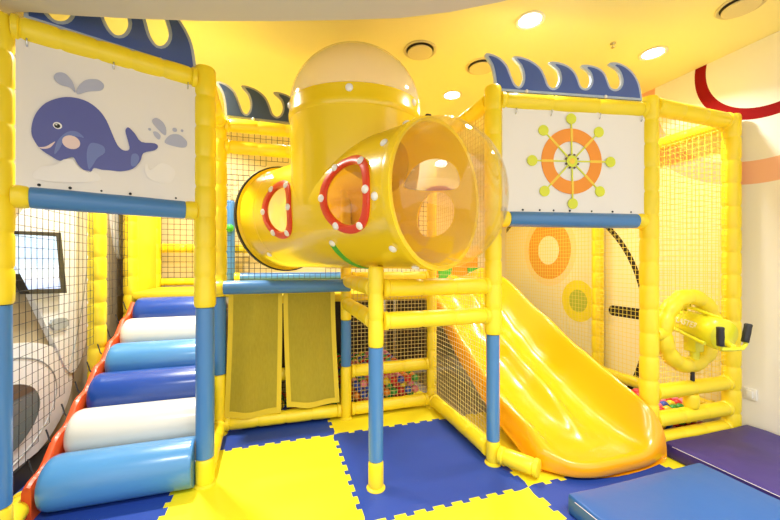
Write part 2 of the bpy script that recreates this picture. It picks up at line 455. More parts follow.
post(FF, 2.50, None, 'yellow padded post right of the ship wheel banner')
post(G, 2.47, None, 'tall yellow padded post touching the right wall')
post(G2, 2.45, None, 'yellow padded post seen far behind the slide, by the painted wall')
post(L1, 2.40, None, 'yellow padded post behind the left net, beside the middle roller steps')
post(L2, 2.40, None, 'yellow padded post at the top of the roller steps, before the side panel')
post(L3, 2.40, None, 'yellow padded post at the far end of the yellow side panel')
bm = bmesh.new()
e = empty('padded_post', (-0.50, 4.50, 1.06), 'thin blue padded post behind the net, left of the tunnel rim', 'padded post', 'padded frame posts')
add_pad(bm, (-0.50, 4.50, 1.062), (-0.50, 4.50, 2.05), 0.05, 3.0); link('blue_sleeve', bm, M_BLUE, e)
bm = bmesh.new(); add_sphere(bm, (-0.50, 4.44, 1.73), 0.045); link('knob', bm, M_GREEN, e)['label'] = 'green round knob'

def rail(p, q, h, label, blue=False, r=R * 0.97, seg=0.2, h2=None, cut0=0.045, cut1=0.045, ends=2):
    h2 = h if h2 is None else h2
    p, q = Vector((p[0], p[1], h)), Vector((q[0], q[1], h2)); d = (q - p).normalized()
    p = p + d * cut0; q = q - d * cut1
    e = empty('padded_rail', ((p + q) / 2) - Vector((0, 0, r)), label, 'padded rail', 'padded frame rails')
    if blue:
        bm = bmesh.new(); add_pad(bm, p + d * 0.06, q - d * (0.06 if ends > 1 else 0.0), r, 5.0, 0.97); link('blue_sleeve', bm, M_BLUE, e)
        for s, t in ((p, d), (q, -d))[:ends]:
            bm = bmesh.new(); add_lathe(bm, s, t, [(0, r * 0.8), (0.004, r * 1.02), (0.03, r * 1.06), (0.056, r * 1.0), (0.066, r * 0.8)], 22); link('end_collar', bm, M_YEL, e)['label'] = 'yellow end collar'
    else:
        bm = bmesh.new(); add_pad(bm, p + d * 0.03, q - d * 0.03, r, seg); link('foam_sleeve', bm, M_YELRAIL, e)
        for s, t in ((p, d), (q, -d)):
            bm = bmesh.new(); add_lathe(bm, s, t, [(0, r * 0.8), (0.004, r * 1.04), (0.026, r * 1.07), (0.034, r * 0.9)], 22); link('end_collar', bm, M_YEL, e)
    return e
rail(A, B, 2.42, 'yellow padded rail along the top of the whale banner', seg=0.13, r=0.058)
rail(A, B, 1.64, 'blue padded rail along the bottom of the whale banner', True)
rail(E, FF, 2.41, 'yellow padded rail along the top of the ship wheel banner', seg=0.3, r=0.056)
rail(E, FF, 1.625, 'blue padded rail along the bottom of the ship wheel banner', True)
rail((-0.435, 2.94), (0.59, 2.925), 1.145, 'blue padded rail carrying the mesh curtain', True, cut0=0, cut1=0.0, ends=1)
rail(B2, CC, 2.41, 'yellow padded top rail under the dark wave board behind the tunnel')
rail(B2, CC, 2.24, 'yellow padded rail behind the black net, left of the upright cylinder')
rail(B, B2, 2.42, 'yellow padded top rail running back from the post right of the steps')
rail(E, H, 2.42, 'yellow padded top rail running back above the slide side net')
rail(D, E, 1.18, 'upper yellow padded rail from the short middle post to the slide post')
rail(D, E, 0.985, 'lower yellow padded rail from the short middle post to the slide post')
rail(D, CC, 1.18, 'upper yellow padded rail from the short middle post back to the curtain post')
rail(D, CC, 0.985, 'lower yellow padded rail from the short middle post back to the curtain post')
rail(CC, H, 0.40, 'yellow padded rail across the ball pit net at knee height')
rail(CC, H, 0.075, 'yellow padded rail on the floor below the ball pit net')
rail(B2, CC, 0.075, 'yellow padded rail on the floor below the mesh curtain')
rail((B2[0], 3.12), (CC[0] - 0.04, 3.12), 0.40, 'yellow padded rail behind the mesh curtain, its end showing right of it', cut0=0.1)
rail(CC, H, 1.20, 'yellow padded rail at deck height over the ball pit net', cut0=0.05)
rail(B, B2, 0.075, 'yellow padded rail on the floor from the step post back to the curtain')
rail(H, E, 0.075, 'yellow padded rail on the floor along the slide side net')
rail(E, (1.535, 1.80), 0.072, 'short stub of yellow padded rail on the floor beside the slide mouth', cut1=0.0)
rail(FF, G, 2.445, 'yellow padded top rail at the far right, ending at the right wall', h2=2.42, r=0.058)
rail(G, G2, 2.42, 'yellow padded top rail running back along the right wall')
rail(FF, G, 0.41, 'yellow padded rail just below the ring of the water blaster', seg=0.28)
rail(FF, G, 0.215, 'yellow padded rail second from the floor at the far right')
rail(FF, G, 0.07, 'yellow padded rail on the floor behind the purple mat')
rail(G2, (3.36, 1.90), 0.16, 'yellow padded rail near the floor along the right wall, behind the slide')
rail(G2, (3.36, 4.62), 0.16, 'yellow padded rail near the floor at the far end of the right wall', cut1=0)
rail((-1.28, 4.66), (0.3, 4.66), 1.50, 'yellow padded rail across the net window at the back, above the top step')
rail((-1.28, 4.66), (0.3, 4.66), 1.115, 'yellow padded rail at the foot of the net window at the back', r=0.045)
rail((-0.45, 4.42), (1.9, 4.42), 1.165, 'long blue padded rail far behind, showing just under the tunnel', True, cut0=0, cut1=0)
rail(A, (-1.275, 2.40), 0.07, 'short yellow padded rail on the floor at the foot of the orange side strip', cut1=0.0)
bm = bmesh.new(); add_pad(bm, (2.93, 1.838, 0.262), (2.93, 1.838, 0.365), 0.05, 0.2)
o = link('padded_stub_post', bm, M_YEL); recentre(o); setp(o, 'stubby yellow padded upright between two low rails at the far right', 'padded post')

# ------------------------------------------------------------------ nets
def net(name, p00, p10, p11, p01, cell, r, m, label, skip=None, group='safety nets'):
    p00, p10, p11, p01 = map(Vector, (p00, p10, p11, p01))
    W = max((p10 - p00).length, (p11 - p01).length); Hh = max((p01 - p00).length, (p11 - p10).length)
    nu, nv = max(1, round(W / cell)), max(1, round(Hh / cell))
    nrm = (p10 - p00).cross(p01 - p00).normalized()
    def P(i, j):
        u, v = i / nu, j / nv
        q = (p00 * (1 - u) + p10 * u) * (1 - v) + (p01 * (1 - u) + p11 * u) * v
        return q + nrm * (0.006 * math.sin(7 * u * W + 3 * v) * math.sin(PI * v))
    bm = bmesh.new()
    def string(pts):
        rings = []
        for k, p in enumerate(pts):
            t = (pts[min(k + 1, len(pts) - 1)] - pts[max(k - 1, 0)]).normalized()
            s = t.cross(nrm).normalized()
            rings.append([bm.verts.new(p + nrm * r), bm.verts.new(p - nrm * r * 0.5 + s * r * 0.87), bm.verts.new(p - nrm * r * 0.5 - s * r * 0.87)])
        for a, b in zip(rings, rings[1:]):
            for k in range(3): bm.faces.new((a[k], a[(k + 1) % 3], b[(k + 1) % 3], b[k]))
        bm.faces.new(rings[0]); bm.faces.new(list(reversed(rings[-1])))
    def run(seq):
        cur = []
        for p in seq:
            if skip and skip(p):
                if len(cur) > 1: string(cur)
                cur = []
            else: cur.append(p)
        if len(cur) > 1: string(cur)
    for i in range(nu + 1): run([P(i, j) for j in range(nv + 1)])
    for j in range(nv + 1): run([P(i, j) for i in range(nu + 1)])
    o = link(name, bm, m, smooth=False); recentre(o)
    return setp(o, label, 'net', group)
def V(p, h): return (p[0], p[1], h)
XL = -1.255
net('safety_net', (-1.25, 2.15, 0.16), (-1.295, 3.20, 0.16), (-1.295, 3.20, 2.38), (-1.25, 2.15, 2.38), 0.057, 0.0017, M_NETB, 'black net at the left, in front of the wall monitor', skip=lambda p: p.z < 0.16 + 0.57 * (p.y - 2.22))
net('safety_net', (-1.295, 3.33, 0.70), (-1.295, 3.87, 0.70), (-1.295, 3.87, 2.38), (-1.295, 3.33, 2.38), 0.07, 0.0017, M_NETB, 'black net beside the upper roller steps, between two yellow posts', skip=lambda p: p.z < 0.16 + 0.57 * (p.y - 2.22))
net('safety_net', (-1.22, 4.60, 1.16), (-0.30, 4.60, 1.16), (-0.30, 4.60, 2.38), (-1.22, 4.60, 2.38), 0.06, 0.0028, M_NETB, 'black net window at the back above the top roller step')
tubeP0, tubeP1, TZ, TR = Vector((0.089, 3.187, 1.705)), Vector((0.863, 1.787, 1.705)), 1.705, 0.41
TD = (tubeP1 - tubeP0).normalized(); TL = (tubeP1 - tubeP0).length
TN = Vector((TD.y, -TD.x, 0)); TU = Vector((0, 0, 1))
if TN.y > 0: TN = -TN
def in_tube(p):
    w = p - tubeP0; s = w.dot(TD)
    return (w - TD * s).length < 0.45 and s > -0.5
net('safety_net', V(B2, 1.20), V(CC, 1.20), V(CC, 2.37), V(B2, 2.37), 0.043, 0.0021, M_NETB, 'black net behind the round tunnel, left of the upright cylinder', skip=in_tube)
net('safety_net', V(CC, 0.12), V(H, 0.12), V(H, 1.16), V(CC, 1.16), 0.034, 0.0026, M_NETM, 'tan net closing the front of the ball pit')
net('safety_net', V(CC, 1.24), V(H, 1.24), V(H, 2.37), V(CC, 2.37), 0.043, 0.0021, M_NETB, 'black net above the deck, seen through the tunnel porthole')
net('safety_net', V(H, 0.12), V(E, 0.12), V(E, 2.37), V(H, 2.37), 0.036, 0.0019, M_NETM, 'pale net along the left flank of the slide')
net('safety_net', V(FF, 0.46), V(G, 0.46), V(G, 2.37), V(FF, 2.39), 0.042, 0.0021, M_NETY, 'pale yellow net behind the water blaster')
net('safety_net', (3.30, 1.88, 0.2), (3.30, 3.0, 0.2), (3.30, 3.0, 2.37), (3.30, 1.88, 2.37), 0.044, 0.0023, M_NETY, 'pale yellow net along the right wall, in front of the black painted curve')
net('safety_net', (3.30, 3.06, 0.2), (3.30, 4.6, 0.2), (3.30, 4.6, 2.37), (3.30, 3.06, 2.37), 0.044, 0.0023, M_NETY, 'pale yellow net in front of the orange painted ring')
net('safety_net', (B2[0] + 0.06, 3.09, 0.12), (CC[0] - 0.06, 3.09, 0.12), (CC[0] - 0.06, 3.09, 0.34), (B2[0] + 0.06, 3.09, 0.34), 0.045, 0.0028, M_NETB, 'dark net strip showing under the hem of the mesh curtain')

# ------------------------------------------------------------------ decks and side panel
def slab(name, lo, hi, m, label, cat, bev=0.015):
    bm = bmesh.new(); add_box(bm, lo, hi, bev); o = link(name, bm, m); recentre(o); return setp(o, label, cat)
def deck(lo, hi, legs, label):
    e = empty('play_deck', ((lo[0] + hi[0]) / 2, (lo[1] + hi[1]) / 2, 0), label, 'deck')
    bm = bmesh.new(); add_box(bm, lo, hi, 0.015); link('platform', bm, M_DECK, e)
    for x, y in legs:
        bm = bmesh.new(); add_rod(bm, (x, y, 0), (x, y, lo[2]), 0.03); link('leg', bm, M_CHROME, e)
deck((-1.26, 3.85, 0.99), (-0.36, 4.60, 1.06), ((-1.15, 4.5), (-0.45, 4.5)), 'yellow padded landing at the top of the roller steps')
deck((-0.34, 3.12, 0.99), (1.40, 4.60, 1.06), ((-0.25, 4.5), (1.36, 4.5)), 'yellow padded deck above the ball pit')
deck((1.42, 3.98, 0.99), (2.95, 4.60, 1.06), ((1.5, 4.5), (2.9, 4.5)), 'yellow padded platform at the head of the slide')
slab('shade_panel', (-0.34, 4.62, 0.0), (2.95, 4.66, 0.99), mat('under_deck_shade', (0.07, 0.05, 0.035), 0.7), 'added dark brown panel standing in for the shade under the deck', 'panel')  # dark sheet added here; its colour stands for the shade under the deck
slab('padded_side_panel', (-1.325, 3.99, 0.0), (-1.27, 4.60, 2.38), M_DECK, 'smooth yellow padded panel beside the landing above the steps', 'padded panel')

# ------------------------------------------------------------------ roller steps
orig = [M_ROLL_L, M_ROLL_W, M_ROLL_D, M_ROLL_L, M_ROLL_W, M_ROLL_D]
labs = ['light blue padded roller step, lowest one, resting on the floor', 'white padded roller step, second from the floor', 'dark blue padded roller step, third from the floor',
        'light blue padded roller step, fourth from the floor', 'white padded roller step, just below the top one', 'dark blue padded roller step at the top by the landing']
for i in range(6):
    v, h = 2.40 + 0.262 * i, 0.141 + 0.148 * i
    r = 0.140
    e = empty('roller_step', (-0.82, v, h - r), labs[i], 'roller step', 'padded roller steps')
    L = 0.72
    prof = [(0, 0.02), (0.0, r * 0.6), (0.004, r * 0.80), (0.016, r * 0.93), (0.04, r * 0.99), (0.07, r), (L * 0.5, r * 1.004), (L - 0.02, r), (L - 0.006, r * 0.985), (L, r * 0.95), (L, 0.02)]
    bm = bmesh.new(); add_lathe(bm, (-1.178, v, h), (1, 0, 0), prof, 48); link('padded_roll', bm, orig[i], e)
    bm = bmesh.new(); add_rod(bm, (-1.20, v, h), (-0.44, v, h), 0.018); link('axle', bm, M_CHROME, e)
    bm = bmesh.new(); add_lathe(bm, (-1.178 + L - 0.007, v, h), (1, 0, 0), [(0, r * 0.975), (0.003, r * 1.0), (0.006, r * 0.975), (0.003, r * 0.95)], 48, cap=False, close=True); link('seam_piping', bm, orig[i], e)
# orange side strip along the steps
e = empty('stair_side_strip', (-1.23, 2.9, 0.0), 'orange red padded strip running up the left side of the roller steps', 'side strip')
bm = bmesh.new()
n = 44; ring = []
for k in range(n + 1):
    t = k / n; v = 2.30 + 1.42 * t; h = 0.12 + 0.565 * (v - 2.30) + 0.04
    wob = 0.018 * math.sin(t * 6 * 2 * PI + 1.2)
    ring.append([bm.verts.new((x, v + dy, max(0.004, h + z + wob * (1 if z > -0.1 else 0)))) for x, z, dy in ((-1.192, -0.26, 0), (-1.192, -0.02, 0), (-1.198, 0.0, 0), (-1.213, 0.007, 0), (-1.227, 0.0, 0), (-1.234, -0.02, 0), (-1.234, -0.26, 0))])
for a, b in zip(ring, ring[1:]):
    for k in range(7): bm.faces.new((a[k], a[(k + 1) % 7], b[(k + 1) % 7], b[k]))
bm.faces.new(ring[0]); bm.faces.new(list(reversed(ring[-1])))
link('padding', bm, M_RED, e)
for k in range(9):
    v = 2.38 + k * 0.155; h = 0.175 + 0.57 * (v - 2.30)
    bm = bmesh.new(); add_path(bm, [(-1.222, v, h - 0.004), (-1.232, v, h + 0.012), (-1.24, v + 0.004, h + 0.04), (-1.25, v + 0.006, h + 0.07)], 0.004, 6); link('cable_tie', bm, M_BLACK, e)

# ------------------------------------------------------------------ banners
def plane_axes(a, b):
    d = Vector((b[0] - a[0], b[1] - a[1], 0)); L = d.length; d.normalize()
    nn = Vector((d.y, -d.x, 0))        # towards the camera side
    if nn.y > 0: nn = -nn
    return d, nn, L
def sheet(bm, a, b, t0, t1, h0, h1, off, mi=0):
    d, nn, L = plane_axes(a, b); nx, nz = 30, 20
    o = Vector((a[0], a[1], 0))
    G_ = []
    for side in (0, 1):
        g = []
        for i in range(nx + 1):
            row = []
            for j in range(nz + 1):
                t = t0 + (t1 - t0) * i / nx; h = h0 + (h1 - h0) * j / nz
                w = 0.0035 * math.sin(t * 21) * (1 - 0.5 * j / nz) * (j > 0)
                row.append(bm.verts.new(o + d * t + Vector((0, 0, h)) + nn * (off + w - 0.005 * side)))
            g.append(row)
        G_.append(g)
        for i in range(nx):
            for j in range(nz):
                q = (g[i][j], g[i + 1][j], g[i + 1][j + 1], g[i][j + 1])
                bm.faces.new(q if side == 0 else tuple(reversed(q))).material_index = mi
    A_, B_ = G_
    for i in range(nx):
        for j in (0, nz): bm.faces.new((A_[i][j], A_[i + 1][j], B_[i + 1][j], B_[i][j]))
    for j in range(nz):
        for i in (0, nx): bm.faces.new((A_[i][j], A_[i][j + 1], B_[i][j + 1], B_[i][j]))
def hardware(e, a, b, off, h_top, h_bot, t_top, t_bot):
    d, nn, L = plane_axes(a, b); o = Vector((a[0], a[1], 0))
    for t in t_top:
        p = o + d * t + Vector((0, 0, h_top)) + nn * off
        bm = bmesh.new(); add_path(bm, [p + Vector((0, 0, 0.012)) + nn * 0.012, p + Vector((0, 0, -0.004)) + nn * 0.014, p + Vector((0, 0, -0.018)) + nn * 0.008, p + Vector((0, 0, -0.024))], 0.004, 6); link('hook', bm, M_CHROME, e)
    for t in t_bot:
        p = o + d * t + Vector((0, 0, h_bot)) + nn * off
        bm = bmesh.new(); add_lathe(bm, p - nn * 0.002, nn, [(0, 0.007), (0.004, 0.007), (0.006, 0.004)], 10); link('eyelet', bm, M_BLACK, e)
# whale banner
e = empty('whale_banner', ((A[0] + B[0]) / 2, (A[1] + B[1]) / 2, 1.69), 'white banner with a blue whale print, hung between the left posts', 'banner')
d, nn, L = plane_axes(A, B); o0 = Vector((A[0], A[1], 0))
OFF = 0.02
A_off = (Vector((A[0], A[1])) + nn.xy * OFF); B_off = (Vector((B[0], B[1])) + nn.xy * OFF)
bm = bmesh.new(); sheet(bm, A, B, 0.062, L - 0.05, 1.66, 2.39, OFF); link('sheet', bm, M_BANNER, e)
def pr(pts, z): # zoom-window pixels -> banner plane
    ox, oy, sc = z
    out = []
    for x, y in pts:
        out.append(hit(ox + x / sc, oy + y / sc, A_off, B_off))
    return out
ZL, ZR = (10, 60, 3.714), (110, 80, 3.714)
body = pr([(80, 268), (84, 232), (100, 195), (135, 160), (190, 141), (240, 141), (290, 157), (330, 187), (358, 225)], ZL) + pr([(8, 200), (28, 243), (50, 262), (72, 258), (66, 225), (57, 190), (68, 177), (92, 200), (116, 231), (165, 236), (178, 248), (165, 262), (124, 272), (112, 302), (85, 330), (40, 340), (0, 336)], ZR) + pr([(340, 408), (312, 402), (300, 417), (278, 412), (252, 388), (236, 362), (215, 366), (185, 375), (148, 355), (112, 330), (88, 295)], ZL)
def prints(name, items):
    bm = bmesh.new(); mats = []
    for pts, m, lvl in items:
        if m not in mats: mats.append(m)
        add_prism(bm, pts, o0, d, (0, 0, 1), nn, OFF + 0.0035 + 0.0004 * lvl, OFF + 0.006 + 0.0012 * lvl, mats.index(m))
    return link(name, bm, mats, e, smooth=False)
prints('whale_print', [
    (smooth_poly(body, 3), M_WHALE, 0),
    (smooth_poly(pr([(108, 326), (135, 322), (168, 304), (150, 326), (125, 331)], ZL)), M_PINK, 1),
    (smooth_poly(pr([(165, 350), (178, 300), (215, 268), (250, 268), (275, 290), (245, 285), (205, 295), (185, 330)], ZL)), M_WHALE_L, 1),
    (smooth_poly(pr([(292, 405), (285, 350), (300, 310), (345, 320), (352, 345), (325, 365), (305, 395)], ZL)), M_WHALE_L, 1),
    (smooth_poly(pr([(78, 315), (80, 280), (98, 275), (108, 290), (100, 315), (88, 322)], ZR)), M_WHALE_L, 1),
    (circle(*pr([(228, 307)], ZL)[0], 0.033), M_PINK, 2),
    (circle(*pr([(177, 245)], ZL)[0], 0.0165, 20), M_EYEW, 1), (circle(*pr([(176, 246)], ZL)[0], 0.011, 18), M_BLACK, 2), (circle(*pr([(173, 242)], ZL)[0], 0.0035, 10), M_EYEW, 3),
    (smooth_poly(pr([(163, 66), (176, 49), (205, 52), (232, 82), (243, 122), (222, 103), (185, 92)], ZL)), M_PALE, 0),
    (smooth_poly(pr([(250, 128), (254, 100), (282, 76), (325, 74), (349, 94), (338, 114), (290, 118)], ZL)), M_PALE, 0),
    (smooth_poly(pr([(156, 155), (172, 142), (196, 158), (208, 182), (206, 206), (186, 192)], ZR)), M_PALE, 0),
    (smooth_poly(pr([(203, 233), (222, 206), (256, 204), (284, 228), (280, 250), (245, 248)], ZR)), M_PALE, 0),
    (smooth_poly(pr([(160, 194), (174, 194), (187, 208), (182, 222), (168, 212)], ZR)), M_PALE, 0),
    (circle(*pr([(240, 186)], ZR)[0], 0.0115, 16), M_PALE, 0), (circle(*pr([(147, 184)], ZR)[0], 0.007, 14), M_PALE, 0), (circle(*pr([(267, 189)], ZR)[0], 0.007, 14), M_PALE, 0),
    (smooth_poly(pr([(90, 440), (110, 400), (170, 390), (200, 370), (235, 372), (262, 405), (320, 420), (330, 450), (200, 455)], ZL)), M_PALER, 0),
    (smooth_poly(pr([(130, 340), (135, 310), (150, 335), (190, 310), (230, 325), (242, 350), (215, 385), (150, 370)], ZR)), M_PALER, 0)])
hardware(e, A, B, OFF, 2.365, 1.70, (0.10, 0.42, 0.76), (0.14, 0.25, 0.37, 0.49, 0.70))
# ship wheel banner
e = empty('ship_wheel_banner', ((E[0] + FF[0]) / 2, (E[1] + FF[1]) / 2, 1.68), 'white banner with an orange ship wheel print, above the slide', 'banner')
d, nn, L = plane_axes(E, FF); o0 = Vector((E[0], E[1], 0))
bm = bmesh.new(); sheet(bm, E, FF, 0.055, L - 0.045, 1.655, 2.385, OFF); link('sheet', bm, M_BANNER, e)
Ea = (Vector(E) + nn.xy * OFF); Fa = (Vector(FF) + nn.xy * OFF)
wc = hit(571.5, 161.5, Ea, Fa)
bm = bmesh.new(); nr = 64; r0, r1 = 0.135, 0.222
for lvl, mi, ra, rb in ((0, 0, r0, r1),):
    vs = []
    for k in range(nr):
        a = 2 * PI * k / nr
        vs.append([bm.verts.new(o0 + d * (wc[0] + rr * math.cos(a)) + Vector((0, 0, wc[1] + rr * math.sin(a))) + nn * (OFF + dd)) for rr, dd in ((ra, 0.003), (ra, 0.0065), (rb, 0.0065), (rb, 0.003))])
    for k in range(nr):
        p, q = vs[k], vs[(k + 1) % nr]
        for m_ in range(4): bm.faces.new((p[m_], p[(m_ + 1) % 4], q[(m_ + 1) % 4], q[m_])).material_index = mi
def strip(a, ra, rb, w, lvl, mi):
    ca, sa = math.cos(a), math.sin(a)
    pts = [(wc[0] + ca * x - sa * y, wc[1] + sa * x + ca * y) for x, y in ((ra, -w), (rb, -w), (rb, w), (ra, w))]
    add_prism(bm, pts, o0, d, (0, 0, 1), nn, OFF + 0.003, OFF + 0.0065 + 0.0012 * lvl, mi)
for k in range(8):
    a = PI / 4 * k + 0.02
    strip(a, 0.045, 0.26, 0.0045, 1, 1); strip(a, 0.135, 0.222, 0.0085, 2, 2)
    add_prism(bm, circle(wc[0] + 0.288 * math.cos(a), wc[1] + 0.288 * math.sin(a), 0.036, 24), o0, d, (0, 0, 1), nn, OFF + 0.003, OFF + 0.0085, 1)
    a += PI / 8
    add_prism(bm, circle(wc[0] + 0.046 * math.cos(a), wc[1] + 0.046 * math.sin(a), 0.007, 10), o0, d, (0, 0, 1), nn, OFF + 0.003, OFF + 0.0095, 3)
add_prism(bm, circle(wc[0], wc[1], 0.04), o0, d, (0, 0, 1), nn, OFF + 0.003, OFF + 0.0085, 1)
add_prism(bm, circle(wc[0], wc[1], 0.02, 16), o0, d, (0, 0, 1), nn, OFF + 0.003, OFF + 0.0095, 2)
link('ship_wheel_print', bm, [M_ORANGE, M_LIME, M_GOLDP, M_BROWN], e, smooth=False)
hardware(e, E, FF, OFF, 2.345, 1.685, (0.15, 0.40, 0.76, 1.08), (0.2, 0.32, 0.42, 0.54, 0.70, 0.86, 1.0))

# ------------------------------------------------------------------ wave boards
WX = [(40, 112), (38, 80), (30, 48), (14, 22), (28, 19), (52, 28), (72, 46), (84, 72), (94, 94), (104, 101), (113, 92), (116, 72), (108, 48), (88, 27),
      (108, 25), (138, 34), (164, 52), (178, 76), (186, 96), (198, 104), (211, 98), (218, 80), (212, 58), (188, 39),
      (206, 36), (236, 43), (258, 58), (270, 78), (278, 98), (290, 104), (302, 98), (308, 82), (301, 62), (278, 45),
      (298, 42), (326, 48), (346, 62), (356, 82), (364, 100), (378, 105), (392, 97), (396, 78), (384, 54), (358, 38),
      (382, 34), (410, 44), (434, 64), (450, 92), (458, 130)]
WX3 = [(148, 113), (148.5, 80), (151, 46), (160, 52), (170, 76), (184, 98), (198, 105), (214, 98), (222, 78), (214, 52), (196, 32),
       (222, 30), (252, 42), (268, 66), (280, 92), (294, 104), (310, 98), (318, 78), (306, 50), (284, 28),
       (310, 26), (336, 38), (350, 62), (360, 90), (374, 104), (390, 98), (398, 78), (386, 48), (362, 28),
       (388, 28), (416, 44), (440, 70), (452, 96), (458, 130)]
def wave_board(a, b, h, width, height, t0, off, m_face, m_rim, label, shape=5):
    d, nn, L = plane_axes(a, b); o = Vector((a[0], a[1], 0))
    x0, x1 = (14, 460) if shape == 5 else (148, 458)
    pts = []
    for x, y in (WX if shape == 5 else WX3):
        base = 112 + (x - 40) * (23 / 420)
        pts.append(((x - x0) / (x1 - x0) * width + t0, max(0.0, (base - y)) / 92 * height))
    bl, br = pts[0], pts[-1]
    sm = []
    core = pts
    for i in range(len(core) - 1):
        p0, p1, p2, p3 = core[max(i - 1, 0)], core[i], core[i + 1], core[min(i + 2, len(core) - 1)]
        for j in range(3):
            t = j / 3
            sm.append(tuple(0.5 * ((2 * p1[q]) + (-p0[q] + p2[q]) * t + (2 * p0[q] - 5 * p1[q] + 4 * p2[q] - p3[q]) * t * t + (-p0[q] + 3 * p1[q] - 3 * p2[q] + p3[q]) * t ** 3) for q in (0, 1)))
    sm.append((br[0], 0.0))
    e = empty('wave_board', o + d * (t0 + width / 2) + Vector((0, 0, h)), label, 'wave board', 'cut out wave boards')
    bm = bmesh.new()
    f1, f2 = add_prism(bm, sm, o + Vector((0, 0, h)), d, (0, 0, 1), nn, off - 0.012, off + 0.006, 0)
    link('rim', bm, m_rim, e, smooth=False)
    # inset face
    bm = bmesh.new()
    ar = sum(sm[i][0] * sm[(i + 1) % len(sm)][1] - sm[(i + 1) % len(sm)][0] * sm[i][1] for i in range(len(sm)))
    sg = 1 if ar > 0 else -1
    ins = []
    N = len(sm); dd = 0.0165
    for i in range(N):
        p, c, q = Vector(sm[i - 1]), Vector(sm[i]), Vector(sm[(i + 1) % N])
        e1 = (c - p); e2 = (q - c)
        if e1.length < 1e-6: e1 = e2
        if e2.length < 1e-6: e2 = e1
        n1 = Vector((-e1.y, e1.x)).normalized() * sg; n2 = Vector((-e2.y, e2.x)).normalized() * sg
        bis = (n1 + n2); bis = bis.normalized() if bis.length > 1e-4 else n1
        ins.append(c + bis * dd / max(0.45, bis.dot(n1)))
    def segd(p):
        m_ = 9
        for i in range(N):
            a_, b_ = Vector(sm[i]), Vector(sm[(i + 1) % N]); ab = b_ - a_
            t_ = max(0, min(1, (p - a_).dot(ab) / max(1e-12, ab.dot(ab)))); m_ = min(m_, (p - a_ - ab * t_).length)
        return m_
    ins = [p for p in ins if segd(p) > dd * 0.94]
    add_prism(bm, [tuple(p) for p in ins], o + Vector((0, 0, h)), d, (0, 0, 1), nn, off + 0.002, off + 0.009, 0)
    link('painted_face', bm, m_face, e, smooth=False)
    for t in (0.25, 0.75):
        bm = bmesh.new(); p = o + d * (t0 + width * t) + Vector((0, 0, h + 0.008)) + nn * (off + 0.008); add_sphere(bm, p, 0.012, 10, 6, sc=(1, 1, 1)); link('screw_cap', bm, M_WHITE, e)
wave_board(E, FF, 2.465, 1.155, 0.24, -0.066, 0.02, M_NAVY, M_RIM, 'navy wave board with pale rim above the ship wheel banner')
wave_board(A, B, 2.468, 0.725, 0.30, 0.085, -0.014, M_NAVY, M_RIM, 'navy wave board above the whale banner, cut off by the lower ceiling', 3)
wave_board(B2, CC, 2.468, 1.08, 0.27, -0.02, 0.0, M_NAVYD, M_RIMD, 'dark wave board behind the tunnel, left of the milky dome')  # darker navy and greyer rim than the other boards

# ------------------------------------------------------------------ play tunnel
e = empty('play_tunnel', (0.476, 2.487, 1.29), 'big golden plastic tunnel with upright cylinder, red portholes and clear bubble', 'play tunnel')
def tp(a, s, r): # point on tunnel: along axis, arc length up from the camera side, radius
    th = s / TR
    return tubeP0 + TD * a + (TN * math.cos(th) + TU * math.sin(th)) * r
def egg(w, h, k=40, skew=0.0):
    out = []
    for i in range(k):
        t = 2 * PI * i / k; c, s = math.cos(t), math.sin(t)
        x = w / 2 * math.copysign(abs(c) ** 0.82, c); y = h / 2 * math.copysign(abs(s) ** 0.9, s)
        if x < 0: y *= 1 - 0.20 * (abs(x) / (w / 2)) ** 1.5
        out.append((x + 0.0, y))
    return out
ports = [(0.565, -0.02, 0.37, 0.40, 1), (1.265, -0.01, 0.41, 0.43, 1), (1.277, -0.05, 0.40, 0.42, -1)]
def pt(pd, x, y, r):
    a0, s0, w, h, sd = pd
    p = tp(a0 + x, s0 + y, r)
    if sd < 0:
        w_ = p - tubeP0; k = w_.dot(TN); p = p - TN * 2 * k
    return p
prof = [(0, TR - 0.018), (0, TR + 0.022), (0.014, TR + 0.022), (0.016, TR + 0.002), (0.235, TR), (0.237, TR - 0.004), (0.241, TR - 0.004), (0.243, TR), (TL - 0.07, TR), (TL - 0.062, TR + 0.004), (TL - 0.03, TR + 0.008), (TL, TR + 0.008), (TL, TR - 0.018)]
bm = bmesh.new(); add_lathe(bm, tubeP0, TD, prof, 72, cap=False, close=True)
shell = link('tunnel_shell', bm, M_TUBE, e)
cut = []
org = world_loc(e)
def cutter(bm):
    bmesh.ops.recalc_face_normals(bm, faces=bm.faces)
    me = bpy.data.meshes.new('cut'); bm.to_mesh(me); bm.free(); o = bpy.data.objects.new('cut', me); C.objects.link(o); return o
for pd in ports:
    bm = bmesh.new(); o_ = egg(pd[2] - 0.085, pd[3] - 0.085)
    a_ = [bm.verts.new(pt(pd, x, y, TR - 0.1)) for x, y in o_]; b_ = [bm.verts.new(pt(pd, x, y, TR + 0.12)) for x, y in o_]
    bm.faces.new(a_); bm.faces.new(list(reversed(b_)))
    for k in range(len(o_)): bm.faces.new((a_[k], b_[k], b_[(k + 1) % len(o_)], a_[(k + 1) % len(o_)]))
    cut.append(cutter(bm))
def tube_hit(px, py):
    k = (px - CX) / F; r = Vector((C_ * k + S_, -S_ * k + C_, (CY - py) / F)); o = Vector((0, 0, CH)) - tubeP0
    rp = r - TD * r.dot(TD); op = o - TD * o.dot(TD)
    a_, b_, c_ = rp.dot(rp), 2 * rp.dot(op), op.dot(op) - TR * TR
    t = (-b_ + math.sqrt(b_ * b_ - 4 * a_ * c_)) / (2 * a_)
    p = Vector((0, 0, CH)) + r * t; w = p - tubeP0; s = w.dot(TD); q = w - TD * s
    return s, math.atan2(q.z, -q.dot(TN))
